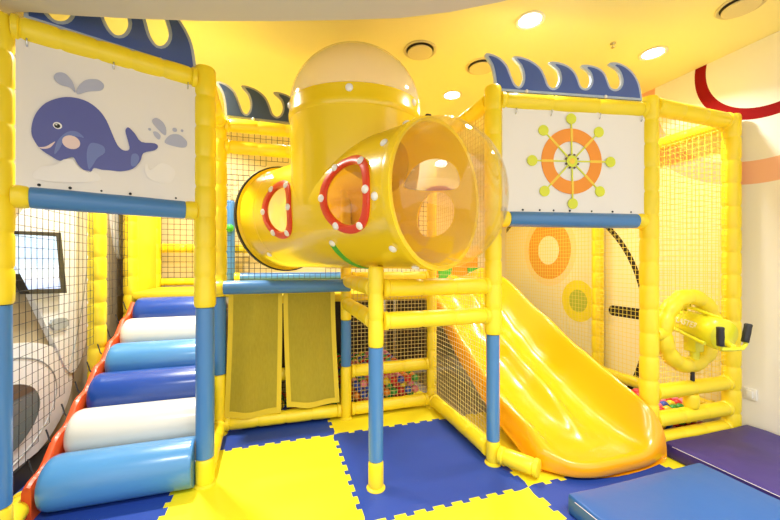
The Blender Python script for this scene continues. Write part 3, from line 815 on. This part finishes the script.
D_ = smooth_poly([tube_hit(*p) for p in ((405, 186), (412, 170), (424, 160), (440, 157), (455, 164), (461, 178), (459, 187), (448, 190), (420, 190))], 5)
def far(s, th, r): return tubeP0 + TD * s + (-TN * math.cos(th) + TU * math.sin(th)) * r
bm = bmesh.new(); a_ = [bm.verts.new(far(s, th, TR - 0.1)) for s, th in D_]; b_ = [bm.verts.new(far(s, th, TR + 0.1)) for s, th in D_]
bm.faces.new(a_); bm.faces.new(list(reversed(b_)))
for k in range(len(D_)): bm.faces.new((a_[k], b_[k], b_[(k + 1) % len(D_)], a_[(k + 1) % len(D_)]))
cut.append(cutter(bm))
cs = (sum(p[0] for p in D_) / len(D_), sum(p[1] for p in D_) / len(D_))
bm = bmesh.new(); lay = []
for r_ in (TR - 0.006, TR - 0.003):
    c = bm.verts.new(far(*cs, r_)); l1 = [bm.verts.new(far((s + cs[0]) / 2, (th + cs[1]) / 2, r_)) for s, th in D_]; l2 = [bm.verts.new(far(s, th, r_)) for s, th in D_]
    for k in range(len(D_)):
        q = (k + 1) % len(D_); bm.faces.new((c, l1[k], l1[q])); bm.faces.new((l1[k], l2[k], l2[q], l1[q]))
    lay.append(l2)
for k in range(len(D_)):
    q = (k + 1) % len(D_); bm.faces.new((lay[0][k], lay[1][k], lay[1][q], lay[0][q]))
link('milky_skylight', bm, M_DOME, e)['label'] = 'milky half round window inside'
VR = 0.435
vc = tubeP0 + TD * 0.90
VAX = Vector((-S_ * 0.075, -C_ * 0.075, 1)).normalized()      # the upright leans slightly to the front
VB = vc - VAX * 0.05 + Vector((S_ * 0.03, C_ * 0.03, 0))       # on the tunnel's axis
bm = bmesh.new(); add_lathe(bm, VB + VAX * 0.05, VAX, [(0, 0.36), (0.8, 0.36)], 48); cut.append(cutter(bm))
apply_bool(shell, cut)
bm = bmesh.new()
add_lathe(bm, VB + VAX * 0.05, VAX, [(0, VR - 0.014), (0, VR), (0.555, VR), (0.56, VR + 0.004), (0.575, VR + 0.007), (0.595, VR + 0.007), (0.605, VR + 0.002), (0.67, VR), (0.675, VR - 0.004), (0.675, VR - 0.014)], 72, cap=False, close=True)
up = link('upright_cylinder', bm, M_TUBE, e)
bm = bmesh.new(); add_lathe(bm, tubeP0 - TD * 0.3, TD, [(0, TR - 0.003), (TL + 0.6, TR - 0.003)], 72)
apply_bool(up, [cutter(bm)])
bm = bmesh.new(); add_lathe(bm, tubeP0 - TD * 0.012, TD, [(-0.006, TR), (-0.006, TR + 0.034), (0.020, TR + 0.034), (0.020, TR)], 64, cap=False, close=True); link('rim_gasket', bm, M_BLACK, e)['label'] = 'black edge ring'
# domes
bm = bmesh.new(); pr_ = []; n = 16
for k in range(n + 1):
    t = PI / 2 * k / n; pr_.append((0.40 * math.sin(t), (VR - 0.002) * math.cos(t)))
for k in range(n, -1, -1):
    t = PI / 2 * k / n; pr_.append((0.394 * math.sin(t), (VR - 0.008) * math.cos(t)))
add_lathe(bm, VB + VAX * 0.705, VAX, pr_, 64, cap=False); link('milky_dome', bm, M_DOME, e)['label'] = 'milky clear dome'
bm = bmesh.new(); pr_ = []
def bubble(t, q): return (0.34 * math.sin(t) ** 1.0 + 0.0, (0.41 - q) * math.cos(t) ** 0.92)
for k in range(n + 1): pr_.append(bubble(PI / 2 * k / n * 0.9999, 0))
for k in range(n, -1, -1):
    s, r_ = bubble(PI / 2 * k / n * 0.9999, 0.004); pr_.append((max(0, s - 0.005), r_))
add_lathe(bm, tubeP1 + TD * 0.001, TD, pr_, 64, cap=False); link('bubble_window', bm, M_BUBBLE, e)['label'] = 'clear bulging bubble window'
# portholes
def bolt(p, nrm, parent, r=0.022, name='bolt_cap'):
    bm = bmesh.new(); add_lathe(bm, p - nrm * 0.003, nrm, [(0, r), (0.006, r), (0.011, r * 0.85), (0.0155, r * 0.5), (0.017, 0.0005)], 14); link(name, bm, M_WHITE, parent)['label'] = 'white bolt cap'
for pd in ports:
    oo, ii = egg(pd[2], pd[3]), egg(pd[2] - 0.09, pd[3] - 0.09)
    inn = TR - 0.012 if pd[4] > 0 else TR - 0.002
    if pd[4] < 0: ii = egg(pd[2] - 0.075, pd[3] - 0.075)
    bm = bmesh.new(); rings = []
    for (x0, y0), (x1, y1) in zip(oo, ii):
        rings.append([bm.verts.new(q) for q in (pt(pd, x0, y0, TR - 0.003), pt(pd, x0 * 0.995, y0 * 0.995, TR + 0.009), pt(pd, x0 * 0.97, y0 * 0.97, TR + 0.012), pt(pd, x1 * 1.04, y1 * 1.04, TR + 0.012), pt(pd, x1, y1, TR + 0.009), pt(pd, x1, y1, inn))])
    K = len(rings)
    for k in range(K):
        p, q = rings[k], rings[(k + 1) % K]
        for m_ in range(6): bm.faces.new((p[m_], p[(m_ + 1) % 6], q[(m_ + 1) % 6], q[m_]))
    fr = link('porthole_frame', bm, M_PORT, e); fr['label'] = 'red porthole frame'
    bm = bmesh.new(); gx = 10
    lay = []
    for r_ in (TR - 0.004, TR - 0.007):
        c = bm.verts.new(pt(pd, 0, 0, r_)); l1 = [bm.verts.new(pt(pd, x * 0.5, y * 0.5, r_)) for x, y in ii]; l2 = [bm.verts.new(pt(pd, x, y, r_)) for x, y in ii]
        for k in range(K):
            bm.faces.new((c, l1[k], l1[(k + 1) % K])); bm.faces.new((l1[k], l2[k], l2[(k + 1) % K], l1[(k + 1) % K]))
        lay.append(l2)
    for k in range(K): bm.faces.new((lay[0][k], lay[1][k], lay[1][(k + 1) % K], lay[0][(k + 1) % K]))
    link('pane', bm, M_PANE, fr)
    for q in (0, 6.5, 13, 20, 27, 33.5):
        k = int(q) % K; x = (oo[k][0] + ii[k][0]) / 2; y = (oo[k][1] + ii[k][1]) / 2
        p = pt(pd, x, y, TR + 0.012); ax = tubeP0 + TD * (p - tubeP0).dot(TD)
        if pd[4] > 0: bolt(p, (p - ax).normalized(), fr)
for a, ss in ((TL - 0.10, (-0.34, -0.05, 0.24, 0.47, 0.75, -0.55)), (0.21, (-0.35, 0.34)), (1.05, (-0.28,))):
    for s in ss:
        p = tp(a, s, TR); bolt(p, (p - (tubeP0 + TD * a)).normalized(), e)
for ang in (-0.30, 0.75, 1.9, -1.5, 2.9):
    nrm = Vector((math.sin(ang), -math.cos(ang), 0)); nrm = (nrm - VAX * nrm.dot(VAX)).normalized(); bolt(VB + VAX * 0.69 + nrm * VR, nrm, e)
# green band round the belly
bm = bmesh.new(); vs = []
for k in range(22):
    s = -0.28 - 0.62 * k / 21
    vs.append([bm.verts.new(tp(1.045 + dx, s, r_)) for dx, r_ in ((-0.022, TR - 0.001), (-0.022, TR + 0.004), (0.022, TR + 0.004), (0.022, TR - 0.001))])
for p, q in zip(vs, vs[1:]):
    for m_ in range(4): bm.faces.new((p[m_], p[(m_ + 1) % 4], q[(m_ + 1) % 4], q[m_]))
bm.faces.new(vs[0]); bm.faces.new(list(reversed(vs[-1])))
link('belly_band', bm, M_GREEN, e)['label'] = 'green band'
bm = bmesh.new(); add_box(bm, (-0.015, -0.012, 0), (0.015, 0.012, 0.03), 0.004, M=Matrix.Translation(tp(TL - 0.05, 0.6, TR + 0.006)))
link('latch', bm, M_BLACK, e)

# ------------------------------------------------------------------ curtain
def curtain(u0, u1, top0, hem, label, v=3.02, fl=0.0, fr=0.0):
    e = empty('mesh_curtain', ((u0 + u1) / 2, v, hem), label, 'curtain', 'mesh curtain panels')
    def P(i, j, off=0.0):
        z = top0 + (hem - top0) * j; w = u0 + (u1 - u0) * i
        w += j ** 1.5 * (fl * (1 - i) + fr * i)
        y = v + 0.012 * math.sin(i * 9 + 2 * j) * (0.3 + j) - 0.02 * j
        z += 0.012 * math.sin(i * 7 + 1) * j
        return Vector((w, y + off, z))
    def grid(i0, i1, j0, j1, off, th, nm, m, par):
        bm = bmesh.new(); nx, nz = max(2, int(14 * (i1 - i0))) + 1, max(2, int(14 * (j1 - j0))) + 1
        g = [[[bm.verts.new(P(i0 + (i1 - i0) * a / nx, j0 + (j1 - j0) * b / nz, off + s)) for b in range(nz + 1)] for a in range(nx + 1)] for s in (0, th)]
        for s in (0, 1):
            for a in range(nx):
                for b in range(nz): bm.faces.new((g[s][a][b], g[s][a + 1][b], g[s][a + 1][b + 1], g[s][a][b + 1]))
        for a in range(nx):
            for b in (0, nz): bm.faces.new((g[0][a][b], g[0][a + 1][b], g[1][a + 1][b], g[1][a][b]))
        for b in range(nz):
            for a in (0, nx): bm.faces.new((g[0][a][b], g[0][a][b + 1], g[1][a][b + 1], g[1][a][b]))
        return link(nm, bm, m, par)
    grid(0.03, 0.97, 0, 0.985, 0, 0.002, 'mesh_panel', M_SHEER, e)
    grid(0, 0.085, 0, 1, -0.004, 0.009, 'side_border', M_BORDER, e); grid(0.915, 1, 0, 1, -0.004, 0.009, 'side_border', M_BORDER, e)
    grid(0.06, 0.94, 0.955, 1, -0.004, 0.009, 'hem', M_BORDER, e)
curtain(-0.348, 0.052, 1.10, 0.125, 'left half of the sheer yellow mesh curtain under the blue rail', fl=-0.03, fr=-0.012)
curtain(0.058, 0.475, 1.10, 0.15, 'right half of the sheer yellow mesh curtain under the blue rail', fl=0.028, fr=0.035)

# ------------------------------------------------------------------ slide
BED = [(1.69, 0.112), (1.80, 0.115), (1.9, 0.13), (2.05, 0.165), (2.2, 0.22), (2.45, 0.33), (2.72, 0.46), (3.0, 0.63), (3.34, 0.85), (3.55, 0.98), (3.75, 1.055), (3.95, 1.06)]
CRL = [(1.69, 0.145), (1.80, 0.19), (1.86, 0.225), (1.95, 0.26), (2.1, 0.285), (2.3, 0.335), (2.47, 0.42), (2.8, 0.60), (3.34, 0.96), (3.6, 1.13), (3.95, 1.18)]
CRR = [(1.69, 0.24), (1.74, 0.32), (1.80, 0.375), (1.90, 0.42), (2.1, 0.50), (2.39, 0.63), (2.8, 0.85), (3.39, 1.16), (3.6, 1.25), (3.95, 1.28)]
e = empty('slide', (2.03, 2.6, 0.0), 'glossy yellow two lane slide with its mouth on the floor', 'slide')
def section(v):
    b, l, r = interp(BED, v), interp(CRL, v), interp(CRR, v)
    rg = 0.14 * max(0.0, min(1.0, (v - 1.84) / 0.40))
    ul = 1.60 + 0.0 * v
    bot = max(0.0, b - 0.16) if v > 2.3 else max(0.0, (b - 0.20))
    return [(1.565, max(0.0, l - 0.26)), (1.575, l - 0.13 if l - 0.13 > 0.02 else 0.06), (1.583, l - 0.035), (1.605, l - 0.004), (1.632, l - 0.006), (1.665, b + (l - b) * 0.62), (1.70, b + (l - b) * 0.2), (1.745, b), (1.84, b - 0.004), (1.915, b + rg * 0.25), (1.965, b + rg * 0.85), (2.0, b + rg), (2.035, b + rg * 0.85), (2.085, b + rg * 0.25),
            (2.16, b - 0.004), (2.25, b), (2.30, b + (r - b) * 0.10), (2.345, b + (r - b) * 0.38), (2.385, b + (r - b) * 0.75), (2.408, r - 0.012), (2.425, r), (2.442, r - 0.006), (2.455, r - 0.04), (2.46, max(0.03, r - 0.18)), (2.462, max(0.0, r - 0.40)),
            (2.2, bot), (1.85, bot)]
rows = [1.69 + 0.045 * k for k in range(0, 9)] + [2.095 + 0.06 * k for k in range(0, 31)]
bm = bmesh.new(); rr = []
def plan(u, v):
    """round the mouth in plan"""
    x = (u - 2.03) / 0.45
    k = max(0.0, 1 - (v - 1.69) / 0.45)
    return v + k * (0.20 * max(0, -x) ** 3.5 + 0.045 * max(0, x) ** 4)
for sgn, dv, sc in ((0, 0.02, 0.02), (0, 0.004, 0.25), (0, 0.0, 0.55), (0, 0.008, 0.82)):
    sec = section(1.69)
    rr.append([bm.verts.new((u + 0.035 * max(0, (u - 2.2) / 0.26), plan(u, 1.67 + dv), 0.002 + z * sc)) for u, z in sec])
for v in rows:
    rr.append([bm.verts.new((u + 0.035 * max(0, 1 - (v - 1.69) / 0.14) * max(0, (u - 2.2) / 0.26), plan(u, v + (0.006 if v < 1.70 else 0)), 0.002 + z)) for u, z in section(v)])
K = len(rr[0])
for a, b in zip(rr, rr[1:]):
    for k in range(K): bm.faces.new((a[k], a[(k + 1) % K], b[(k + 1) % K], b[k]))
bm.faces.new(rr[0]); bm.faces.new(list(reversed(rr[-1])))
o = link('slide_chute', bm, M_SLIDE, e, angle=60)
md = o.modifiers.new('smooth', 'SUBSURF'); md.levels = 1; md.render_levels = 2

# ------------------------------------------------------------------ play panel far behind
e = empty('play_board', (2.45, 4.47, 1.06), 'low orange play board with green feet, glimpsed under the bubble window', 'play board')
bm = bmesh.new(); add_box(bm, (2.08, 4.455, 1.13), (2.74, 4.485, 1.42), 0.01); link('panel', bm, M_ORANGE, e)
for x in (2.11, 2.56):
    bm = bmesh.new(); pts = [(0, 0.2), (0.03, 0.0), (0.17, 0.0), (0.2, 0.2)]
    add_prism(bm, pts, (x, 4.445, 1.062), (1, 0, 0), (0, 0, 1), (0, -1, 0), -0.05, 0.03); link('foot', bm, M_GREEN, e, smooth=False)['label'] = 'green foot'

# ------------------------------------------------------------------ ball pit balls
BALLC = [('red', (0.62, 0.02, 0.02)), ('blue', (0.02, 0.08, 0.45)), ('green', (0.04, 0.36, 0.05)), ('yellow', (0.85, 0.62, 0.02)), ('pink', (0.80, 0.22, 0.30)), ('orange', (0.85, 0.25, 0.02))]
bmats = [mat(n_ + '_ball_plastic', c, 0.35) for n_, c in BALLC]
BR = 0.035
protos = []
for m in bmats:
    bm = bmesh.new(); bmesh.ops.create_uvsphere(bm, u_segments=16, v_segments=10, radius=BR)
    me = bpy.data.meshes.new('play_ball'); bm.to_mesh(me); bm.free(); me.materials.append(m); me.shade_smooth(); protos.append(me)
spots = []
def fill(u0, u1, v0, v1, layers, where, pri):
    st = BR * 2.03
    for L_ in range(layers):
        off = (L_ % 2) * st / 2; z = BR + 0.002 + L_ * st * 0.72
        nu, nv = int((u1 - u0 - off) / st), int((v1 - v0 - off) / st)
        for i in range(nu):
            for j in range(nv):
                x, y = u0 + off + (i + 0.5) * st, v0 + off + (j + 0.5) * st
                top = L_ == layers - 1
                edge_ = j == 0
                spots.append((pri(j, top) if (top or edge_) else 9, (x + random.uniform(-.002, .002), y + random.uniform(-.001, .001), z + (random.uniform(0, .002)), ), where))
fill(0.65, 1.32, 3.105, 4.2, 5, 'pit', lambda j, top: (0 if j == 0 else 0.2 + j * 0.05))
fill(2.60, 3.27, 1.905, 2.40, 4, 'right', lambda j, top: (0.1 if j == 0 and top else (0.15 + 0.06 * j if top else 5)))
fill(-0.28, 0.55, 3.105, 3.45, 3, 'curtain', lambda j, top: 0.30 + 0.3 * j)
spots.sort(key=lambda s: s[0])
nb = 296
where_txt = {'pit': 'among the balls behind the tan ball pit net', 'right': 'among the balls behind the low rails at the far right', 'curtain': 'among the balls behind the mesh curtain hem'}
for k, (p_, loc, wh) in enumerate(spots[:nb]):
    ci = random.randrange(6) if random.random() < 0.75 else random.choice((0, 2, 4))
    o = bpy.data.objects.new('play_ball', protos[ci]); o.location = loc; C.objects.link(o)
    setp(o, f'small {BALLC[ci][0]} plastic ball {where_txt[wh]}', 'ball', f'{BALLC[ci][0]} balls {where_txt[wh].replace("among the balls ", "")}')
bm = bmesh.new()
for p_, loc, wh in spots[nb:]:
    q = bmesh.ops.create_icosphere(bm, subdivisions=1, radius=BR); ci = random.randrange(6)
    for w in q['verts']:
        w.co += Vector(loc)
        for f in w.link_faces: f.material_index = ci
o = link('play_balls', bm, bmats, smooth=True); setp(o, 'mass of coloured plastic balls filling the back of the ball pit', 'balls', kind='stuff')

# ------------------------------------------------------------------ water blaster in its padded ring
RC = Vector((2.905, 1.838, 0.83))
e = empty('padded_ring', RC - Vector((0, 0, 0.31)), 'round yellow padded ring on the rails, framing the water blaster', 'padded ring')
bm = bmesh.new(); nseg, nm_, rm, rt = 12, 6, 0.252, 0.058
rings = []
for k in range(nseg * nm_):
    a = 2 * PI * k / (nseg * nm_); ph = (k % nm_) / nm_
    rr_ = rt * (0.84 + 0.17 * min(1.0, 4.0 * min(ph, 1 - ph)))
    cdir = Vector((math.cos(a), -0.03 * math.cos(a), math.sin(a)))
    rings.append([bm.verts.new(RC + cdir * (rm + rr_ * math.cos(2 * PI * q / 14)) + Vector((0, 1, 0)) * rr_ * math.sin(2 * PI * q / 14)) for q in range(14)])
for k in range(len(rings)):
    p, q = rings[k], rings[(k + 1) % len(rings)]
    for m_ in range(14): bm.faces.new((p[m_], p[(m_ + 1) % 14], q[(m_ + 1) % 14], q[m_]))
link('ring_pad', bm, M_YEL, e)
bm = bmesh.new(); add_pad(bm, (2.572, 1.85, 0.825), (2.675, 1.845, 0.825), 0.05, 0.2); link('side_stub', bm, M_YEL, e)
bm = bmesh.new(); add_rod(bm, (2.94, 1.835, 0.455), (2.94, 1.835, 0.56), 0.014); link('lower_bracket', bm, M_BLACK, e)['label'] = 'black bracket'

e = empty('water_blaster', (2.93, 1.80, 0.66), 'lime yellow toy water blaster cannon with black grips', 'toy cannon')
g0, g1 = Vector((2.985, 2.02, 0.900)), Vector((2.872, 1.60, 0.842)); gd = (g1 - g0).normalized(); GL = (g1 - g0).length
bm = bmesh.new(); add_lathe(bm, g0, gd, [(0, 0.03), (0.0, 0.06), (0.012, 0.084), (0.05, 0.090), (GL - 0.12, 0.099), (GL - 0.11, 0.106), (GL - 0.02, 0.108), (GL, 0.098), (GL + 0.012, 0.05), (GL + 0.014, 0.005)], 36); link('barrel', bm, M_GUN, e)
gx = gd.cross(Vector((0, 0, 1))).normalized(); gu = gx.cross(gd).normalized()
if gx.x > 0: gx = -gx     # camera-left side of the barrel
bm = bmesh.new(); add_path(bm, [g0 + gd * 0.10 + gu * 0.075, g0 + gd * 0.13 + gu * 0.115, g0 + gd * 0.20 + gu * 0.12 + gx * 0.0, g0 + gd * (GL - 0.08) + gu * 0.108, g0 + gd * (GL - 0.04) + gu * 0.11], 0.013, 10); link('top_tube', bm, M_GUN, e)
bm = bmesh.new(); add_lathe(bm, g0 + gd * 0.09 + gu * 0.07, gu, [(0, 0.035), (0.03, 0.035), (0.045, 0.055), (0.065, 0.055), (0.075, 0.03)], 18); link('filler_cap', bm, M_GUN, e)
bm = bmesh.new(); add_path(bm, [g0 + gd * 0.03 + gx * 0.085 - gu * 0.03, g0 + gd * 0.2 + gx * 0.105 - gu * 0.045, g0 + gd * (GL - 0.05) + gx * 0.115 - gu * 0.06, g0 + gd * (GL - 0.02) + gx * 0.112 - gu * 0.06], 0.013, 10); link('side_tube', bm, M_GUN, e)
bm = bmesh.new(); add_box(bm, (2.89, 1.78, 0.68), (2.98, 1.87, 0.80), 0.01); link('mount_box', bm, M_GUN, e)
bm = bmesh.new(); add_rod(bm, (2.945, 1.825, 0.565), (2.945, 1.825, 0.69), 0.03); link('swivel', bm, M_GUN, e)
gl, gr = Vector((2.752, 1.555, 0.852)), Vector((2.958, 1.525, 0.868))
bm = bmesh.new(); add_path(bm, [gl + Vector((0.0, 0.0, 0.05)), gl + Vector((0, 0, -0.06)), gl + Vector((0.02, 0.01, -0.088)), Vector((2.85, 1.55, 0.762)), gr + Vector((-0.045, 0, -0.10)), gr + Vector((-0.012, 0, -0.075)), gr + Vector((0.018, 0, 0.05))], 0.0125, 10); link('handlebar', bm, M_GUN, e)
bm = bmesh.new(); add_rod(bm, (2.89, 1.61, 0.80), (2.875, 1.55, 0.77), 0.02); link('handlebar_neck', bm, M_GUN, e)
for p, t in ((gl, Vector((-0.004, 0, 1))), (gr, Vector((0.32, 0, 1)))):
    t.normalize(); bm = bmesh.new(); add_lathe(bm, p - t * 0.062, t, [(0, 0.018), (0.004, 0.021), (0.03, 0.0205), (0.062, 0.022), (0.1, 0.0205), (0.118, 0.022), (0.124, 0.018)], 16); link('grip', bm, M_BLACK, e)['label'] = 'black rubber grip'
# lettering along the side of the barrel
cu = bpy.data.curves.new('lettering', 'FONT'); cu.body = 'BLASTER'; cu.size = 0.056; cu.extrude = 0.0012; cu.align_x = 'CENTER'; cu.align_y = 'CENTER'
tmp = bpy.data.objects.new('tmp_text', cu); C.objects.link(tmp); bpy.context.view_layer.update()
me = bpy.data.meshes.new_from_object(tmp.evaluated_get(bpy.context.evaluated_depsgraph_get())); bpy.data.objects.remove(tmp)
bm = bmesh.new(); bm.from_mesh(me)
for v in bm.verts:
    x, y, z = v.co; r_ = 0.0935 + 0.004 * (x + 0.15) / 0.3 + 0.0015 + z
    th = y / 0.095 + 0.30
    v.co = g0 + gd * (0.225 + x * 0.95) + (gx * math.cos(th) + gu * math.sin(th)) * r_
link('lettering', bm, M_WHITE, e, smooth=False)['label'] = 'white lettering'

# ------------------------------------------------------------------ left wall: monitor and white panels
def lw(px, py, d=0.03): # pixel -> (v, h) at depth d off the left wall
    s, h = hit(px, py, (U0 + d, 0.0), (U0 + d, 1.0)); return (s, h)
def wall_shape(bm, pts, d0, d1, mi=0): add_prism(bm, pts, (U0, 0, 0), (0, 1, 0), (0, 0, 1), (1, 0, 0), d0, d1, mi)
e = empty('wall_panel', (U0, 2.9, 0.6), 'white leaf shaped wall panel behind the monitor, seen through the left net', 'wall panel', 'white wall panels')
leaf = smooth_poly([lw(*p) for p in ((10, 246), (20, 222), (40, 200), (70, 190), (92, 205), (94, 255), (91, 310), (84, 350), (75, 371), (67, 369), (56, 346), (34, 300))], 4)
bm = bmesh.new(); wall_shape(bm, leaf, 0.0, 0.03); link('board', bm, M_PANEL, e, smooth=False)
bm = bmesh.new(); add_path(bm, [Vector((U0 + 0.031, *lw(*p))) for p in ((88, 258), (83, 300), (76, 340), (69, 366))], 0.0035, 6); link('groove', bm, M_PANELG, e)
bm = bmesh.new(); wall_shape(bm, smooth_poly([lw(*p) for p in ((50, 320), (64, 318), (66, 326), (52, 330))], 3), 0.03, 0.045); link('slot', bm, M_PANELG, e, smooth=False)
e = empty('wall_panel', (U0, 3.8, 1.25), 'small white pointed wall panel seen through the net above the upper steps', 'wall panel', 'white wall panels')
bm = bmesh.new(); wall_shape(bm, smooth_poly([lw(*p) for p in ((114, 200), (130, 196), (131, 222), (128, 246), (122, 259), (118, 250), (114, 226))], 4), 0.0, 0.03); link('board', bm, M_PANEL, e, smooth=False)
bm = bmesh.new(); add_path(bm, [Vector((U0 + 0.031, *lw(*p))) for p in ((131, 214), (117, 243))], 0.004, 6); link('groove', bm, M_PANELG, e)
e = empty('wall_monitor', (U0 + 0.03, 2.88, 1.14), 'black framed monitor with a bright sky picture on the left wall', 'monitor')
q = [lw(*p, 0.075) for p in ((19, 231), (61, 232.5), (67, 293), (30, 294), (14, 262), (15, 250))]
bm = bmesh.new(); wall_shape(bm, q, 0.03, 0.075); link('frame', bm, M_FRAME, e, smooth=False)
q = [lw(*p, 0.0765) for p in ((18, 234.5), (56, 236.5), (60.5, 288.5), (28.5, 289.5), (13.5, 261), (14.5, 250))]
bm = bmesh.new(); wall_shape(bm, q, 0.05, 0.0765); link('screen', bm, M_SCREEN, e, smooth=False)['label'] = 'bright sky picture'
e = empty('wall_porthole', (U0, 2.5, 0.1), 'large white oval wall porthole at the lower left, beside the lowest steps', 'wall porthole')
def ell(cx, cy, rx, ry, n=48): return [(cx + rx * math.cos(2 * PI * k / n), cy + ry * math.sin(2 * PI * k / n)) for k in range(n)]
bm = bmesh.new(); wall_shape(bm, [(x, max(y, 0.14)) for x, y in ell(2.42, 0.48, 0.80, 0.40)], 0.0, 0.022); link('surround', bm, M_PANEL, e, smooth=False)
bm = bmesh.new(); pts = ell(2.42, 0.48, 0.60, 0.32); add_path(bm, [Vector((U0 + 0.023, x, y)) for x, y in pts + pts[:1]], 0.004, 6); link('groove', bm, M_PANELG, e)
bm = bmesh.new(); wall_shape(bm, ell(2.40, 0.45, 0.42, 0.21), 0.02, 0.034); link('pane', bm, M_GLASSD, e, smooth=False)['label'] = 'grey green pane'
bm = bmesh.new(); wall_shape(bm, [p for p in ell(2.40, 0.45, 0.42, 0.21, 64) if p[1] > 0.54], 0.03, 0.036); link('blind', bm, M_BROWN, e, smooth=False)['label'] = 'brown shaded upper strip'

# ------------------------------------------------------------------ right wall socket, ceiling fittings, lights
e = empty('wall_socket', (U1, 1.755, 0.30), 'small white socket low on the right wall beside the tall post', 'wall socket')
bm = bmesh.new(); add_box(bm, (U1 - 0.012, 1.715, 0.29), (U1, 1.795, 0.375), 0.003); link('plate', bm, M_WHITE, e)
bm = bmesh.new(); add_box(bm, (U1 - 0.02, 1.735, 0.305), (U1 - 0.01, 1.775, 0.36), 0.002); link('switch', bm, M_WHITE, e)
def ceil_at(px, py, h=HC):
    z = (h - CH) * F / (CY - py); return cam2w((px - CX) / F * z, z)
def lamp(name, loc, power, size, spread=math.radians(130)):
    l = bpy.data.lights.new(name, 'AREA'); l.shape = 'DISK'; l.size = size; l.energy = power; l.color = (1.0, 0.98, 0.95); l.spread = spread
    o = bpy.data.objects.new(name, l); o.location = loc; C.objects.link(o); return o
for (px, py), lab in (((530, 20), 'bright recessed ceiling downlight above the ship wheel, nearest the lower ceiling'), ((653, 53), 'bright recessed ceiling downlight at the upper right, above the tall post'), ((452, 95), 'small bright recessed downlight far back, above the tunnel bubble')):
    x, y = ceil_at(px, py)
    e = empty('downlight', (x, y, HC - 0.012), lab, 'ceiling light', 'recessed downlights')
    bm = bmesh.new(); add_lathe(bm, (x, y, HC), (0, 0, -1), [(-0.004, 0.09), (0.006, 0.098), (0.01, 0.09), (0.006, 0.075), (-0.004, 0.07)], 32, cap=False, close=True); link('trim_ring', bm, M_LRING, e)
    bm = bmesh.new(); add_lathe(bm, (x, y, HC), (0, 0, -1), [(-0.002, 0.072), (0.004, 0.072), (0.006, 0.04)], 28); link('lens', bm, M_LAMP, e)
    lamp('downlight_lamp', (x, y, HC - 0.03), 15, 0.14)
for (px, py), lab in (((420, 50), 'round ceiling air vent with dark gap, above and right of the milky dome'), ((741, 5), 'round ceiling air vent cut by the top edge at the far right'), ((481, 66), 'round ceiling air vent half hidden by the ship wheel wave board')):
    x, y = ceil_at(px, py)
    e = empty('air_vent', (x, y, HC - 0.03), lab, 'air vent', 'round ceiling vents')
    bm = bmesh.new(); add_lathe(bm, (x, y, HC), (0, 0, -1), [(-0.004, 0.125), (0.006, 0.130), (0.012, 0.122), (0.006, 0.108), (-0.004, 0.105)], 36, cap=False, close=True); link('trim_ring', bm, M_VENT, e)
    bm = bmesh.new(); add_lathe(bm, (x, y, HC), (0, 0, -1), [(-0.002, 0.107), (0.002, 0.107)], 36); link('throat', bm, M_VENTD, e)
    bm = bmesh.new(); add_lathe(bm, (x, y, HC - 0.008), (0, 0, -1), [(-0.004, 0.03), (0.004, 0.090), (0.012, 0.098), (0.018, 0.094), (0.018, 0.02)], 36); link('disc', bm, M_VENT, e)
x, y = ceil_at(613, 43)
bm = bmesh.new(); add_lathe(bm, (x, y, HC), (0, 0, -1), [(0, 0.02), (0.006, 0.02), (0.008, 0.008), (0.03, 0.008), (0.032, 0.016), (0.036, 0.012)], 14)
o = link('sprinkler', bm, M_CHROME); recentre(o); setp(o, 'tiny sprinkler head on the yellow ceiling', 'sprinkler')

# unseen fill lamps, added to brighten the frame, left wall and free floor
for x, y, p in ((-0.75, 3.0, 40), (0.2, 3.7, 14), (2.2, 3.6, 16), (-0.7, 4.2, 16)):
    lamp('fill_lamp_recess', (x, y, HC - 0.03), p, 0.16)
for x, y, p in ((-0.8, 0.5, 24), (0.6, 0.3, 26), (2.0, 0.2, 24), (0.6, -0.8, 20)):
    lamp('fill_lamp_soffit', (x, y, 2.48), p, 0.5)

w = bpy.data.worlds.new('World'); bpy.context.scene.world = w; w.use_nodes = True
w.node_tree.nodes['Background'].inputs[0].default_value = (1.0, 0.99, 0.97, 1); w.node_tree.nodes['Background'].inputs[1].default_value = 1.5

# ------------------------------------------------------------------ camera and view
cam = bpy.data.cameras.new('camera'); co = bpy.data.objects.new('camera', cam); C.objects.link(co)
co.location = (0, 0, CH); co.rotation_euler = (PI / 2, 0, -YAW)
cam.sensor_fit = 'HORIZONTAL'; cam.sensor_width = 36; cam.lens = 36 * F / 780; cam.shift_y = 3 / 780; cam.clip_start = 0.02
sc = bpy.context.scene; sc.camera = co
sc.view_settings.view_transform = 'Standard'; sc.view_settings.look = 'None'; sc.view_settings.gamma = 1.0
sc.view_settings.exposure = 0.18
sc.cycles.max_bounces = 10; sc.cycles.diffuse_bounces = 5; sc.cycles.transparent_max_bounces = 24
sc.cycles.use_denoising = True
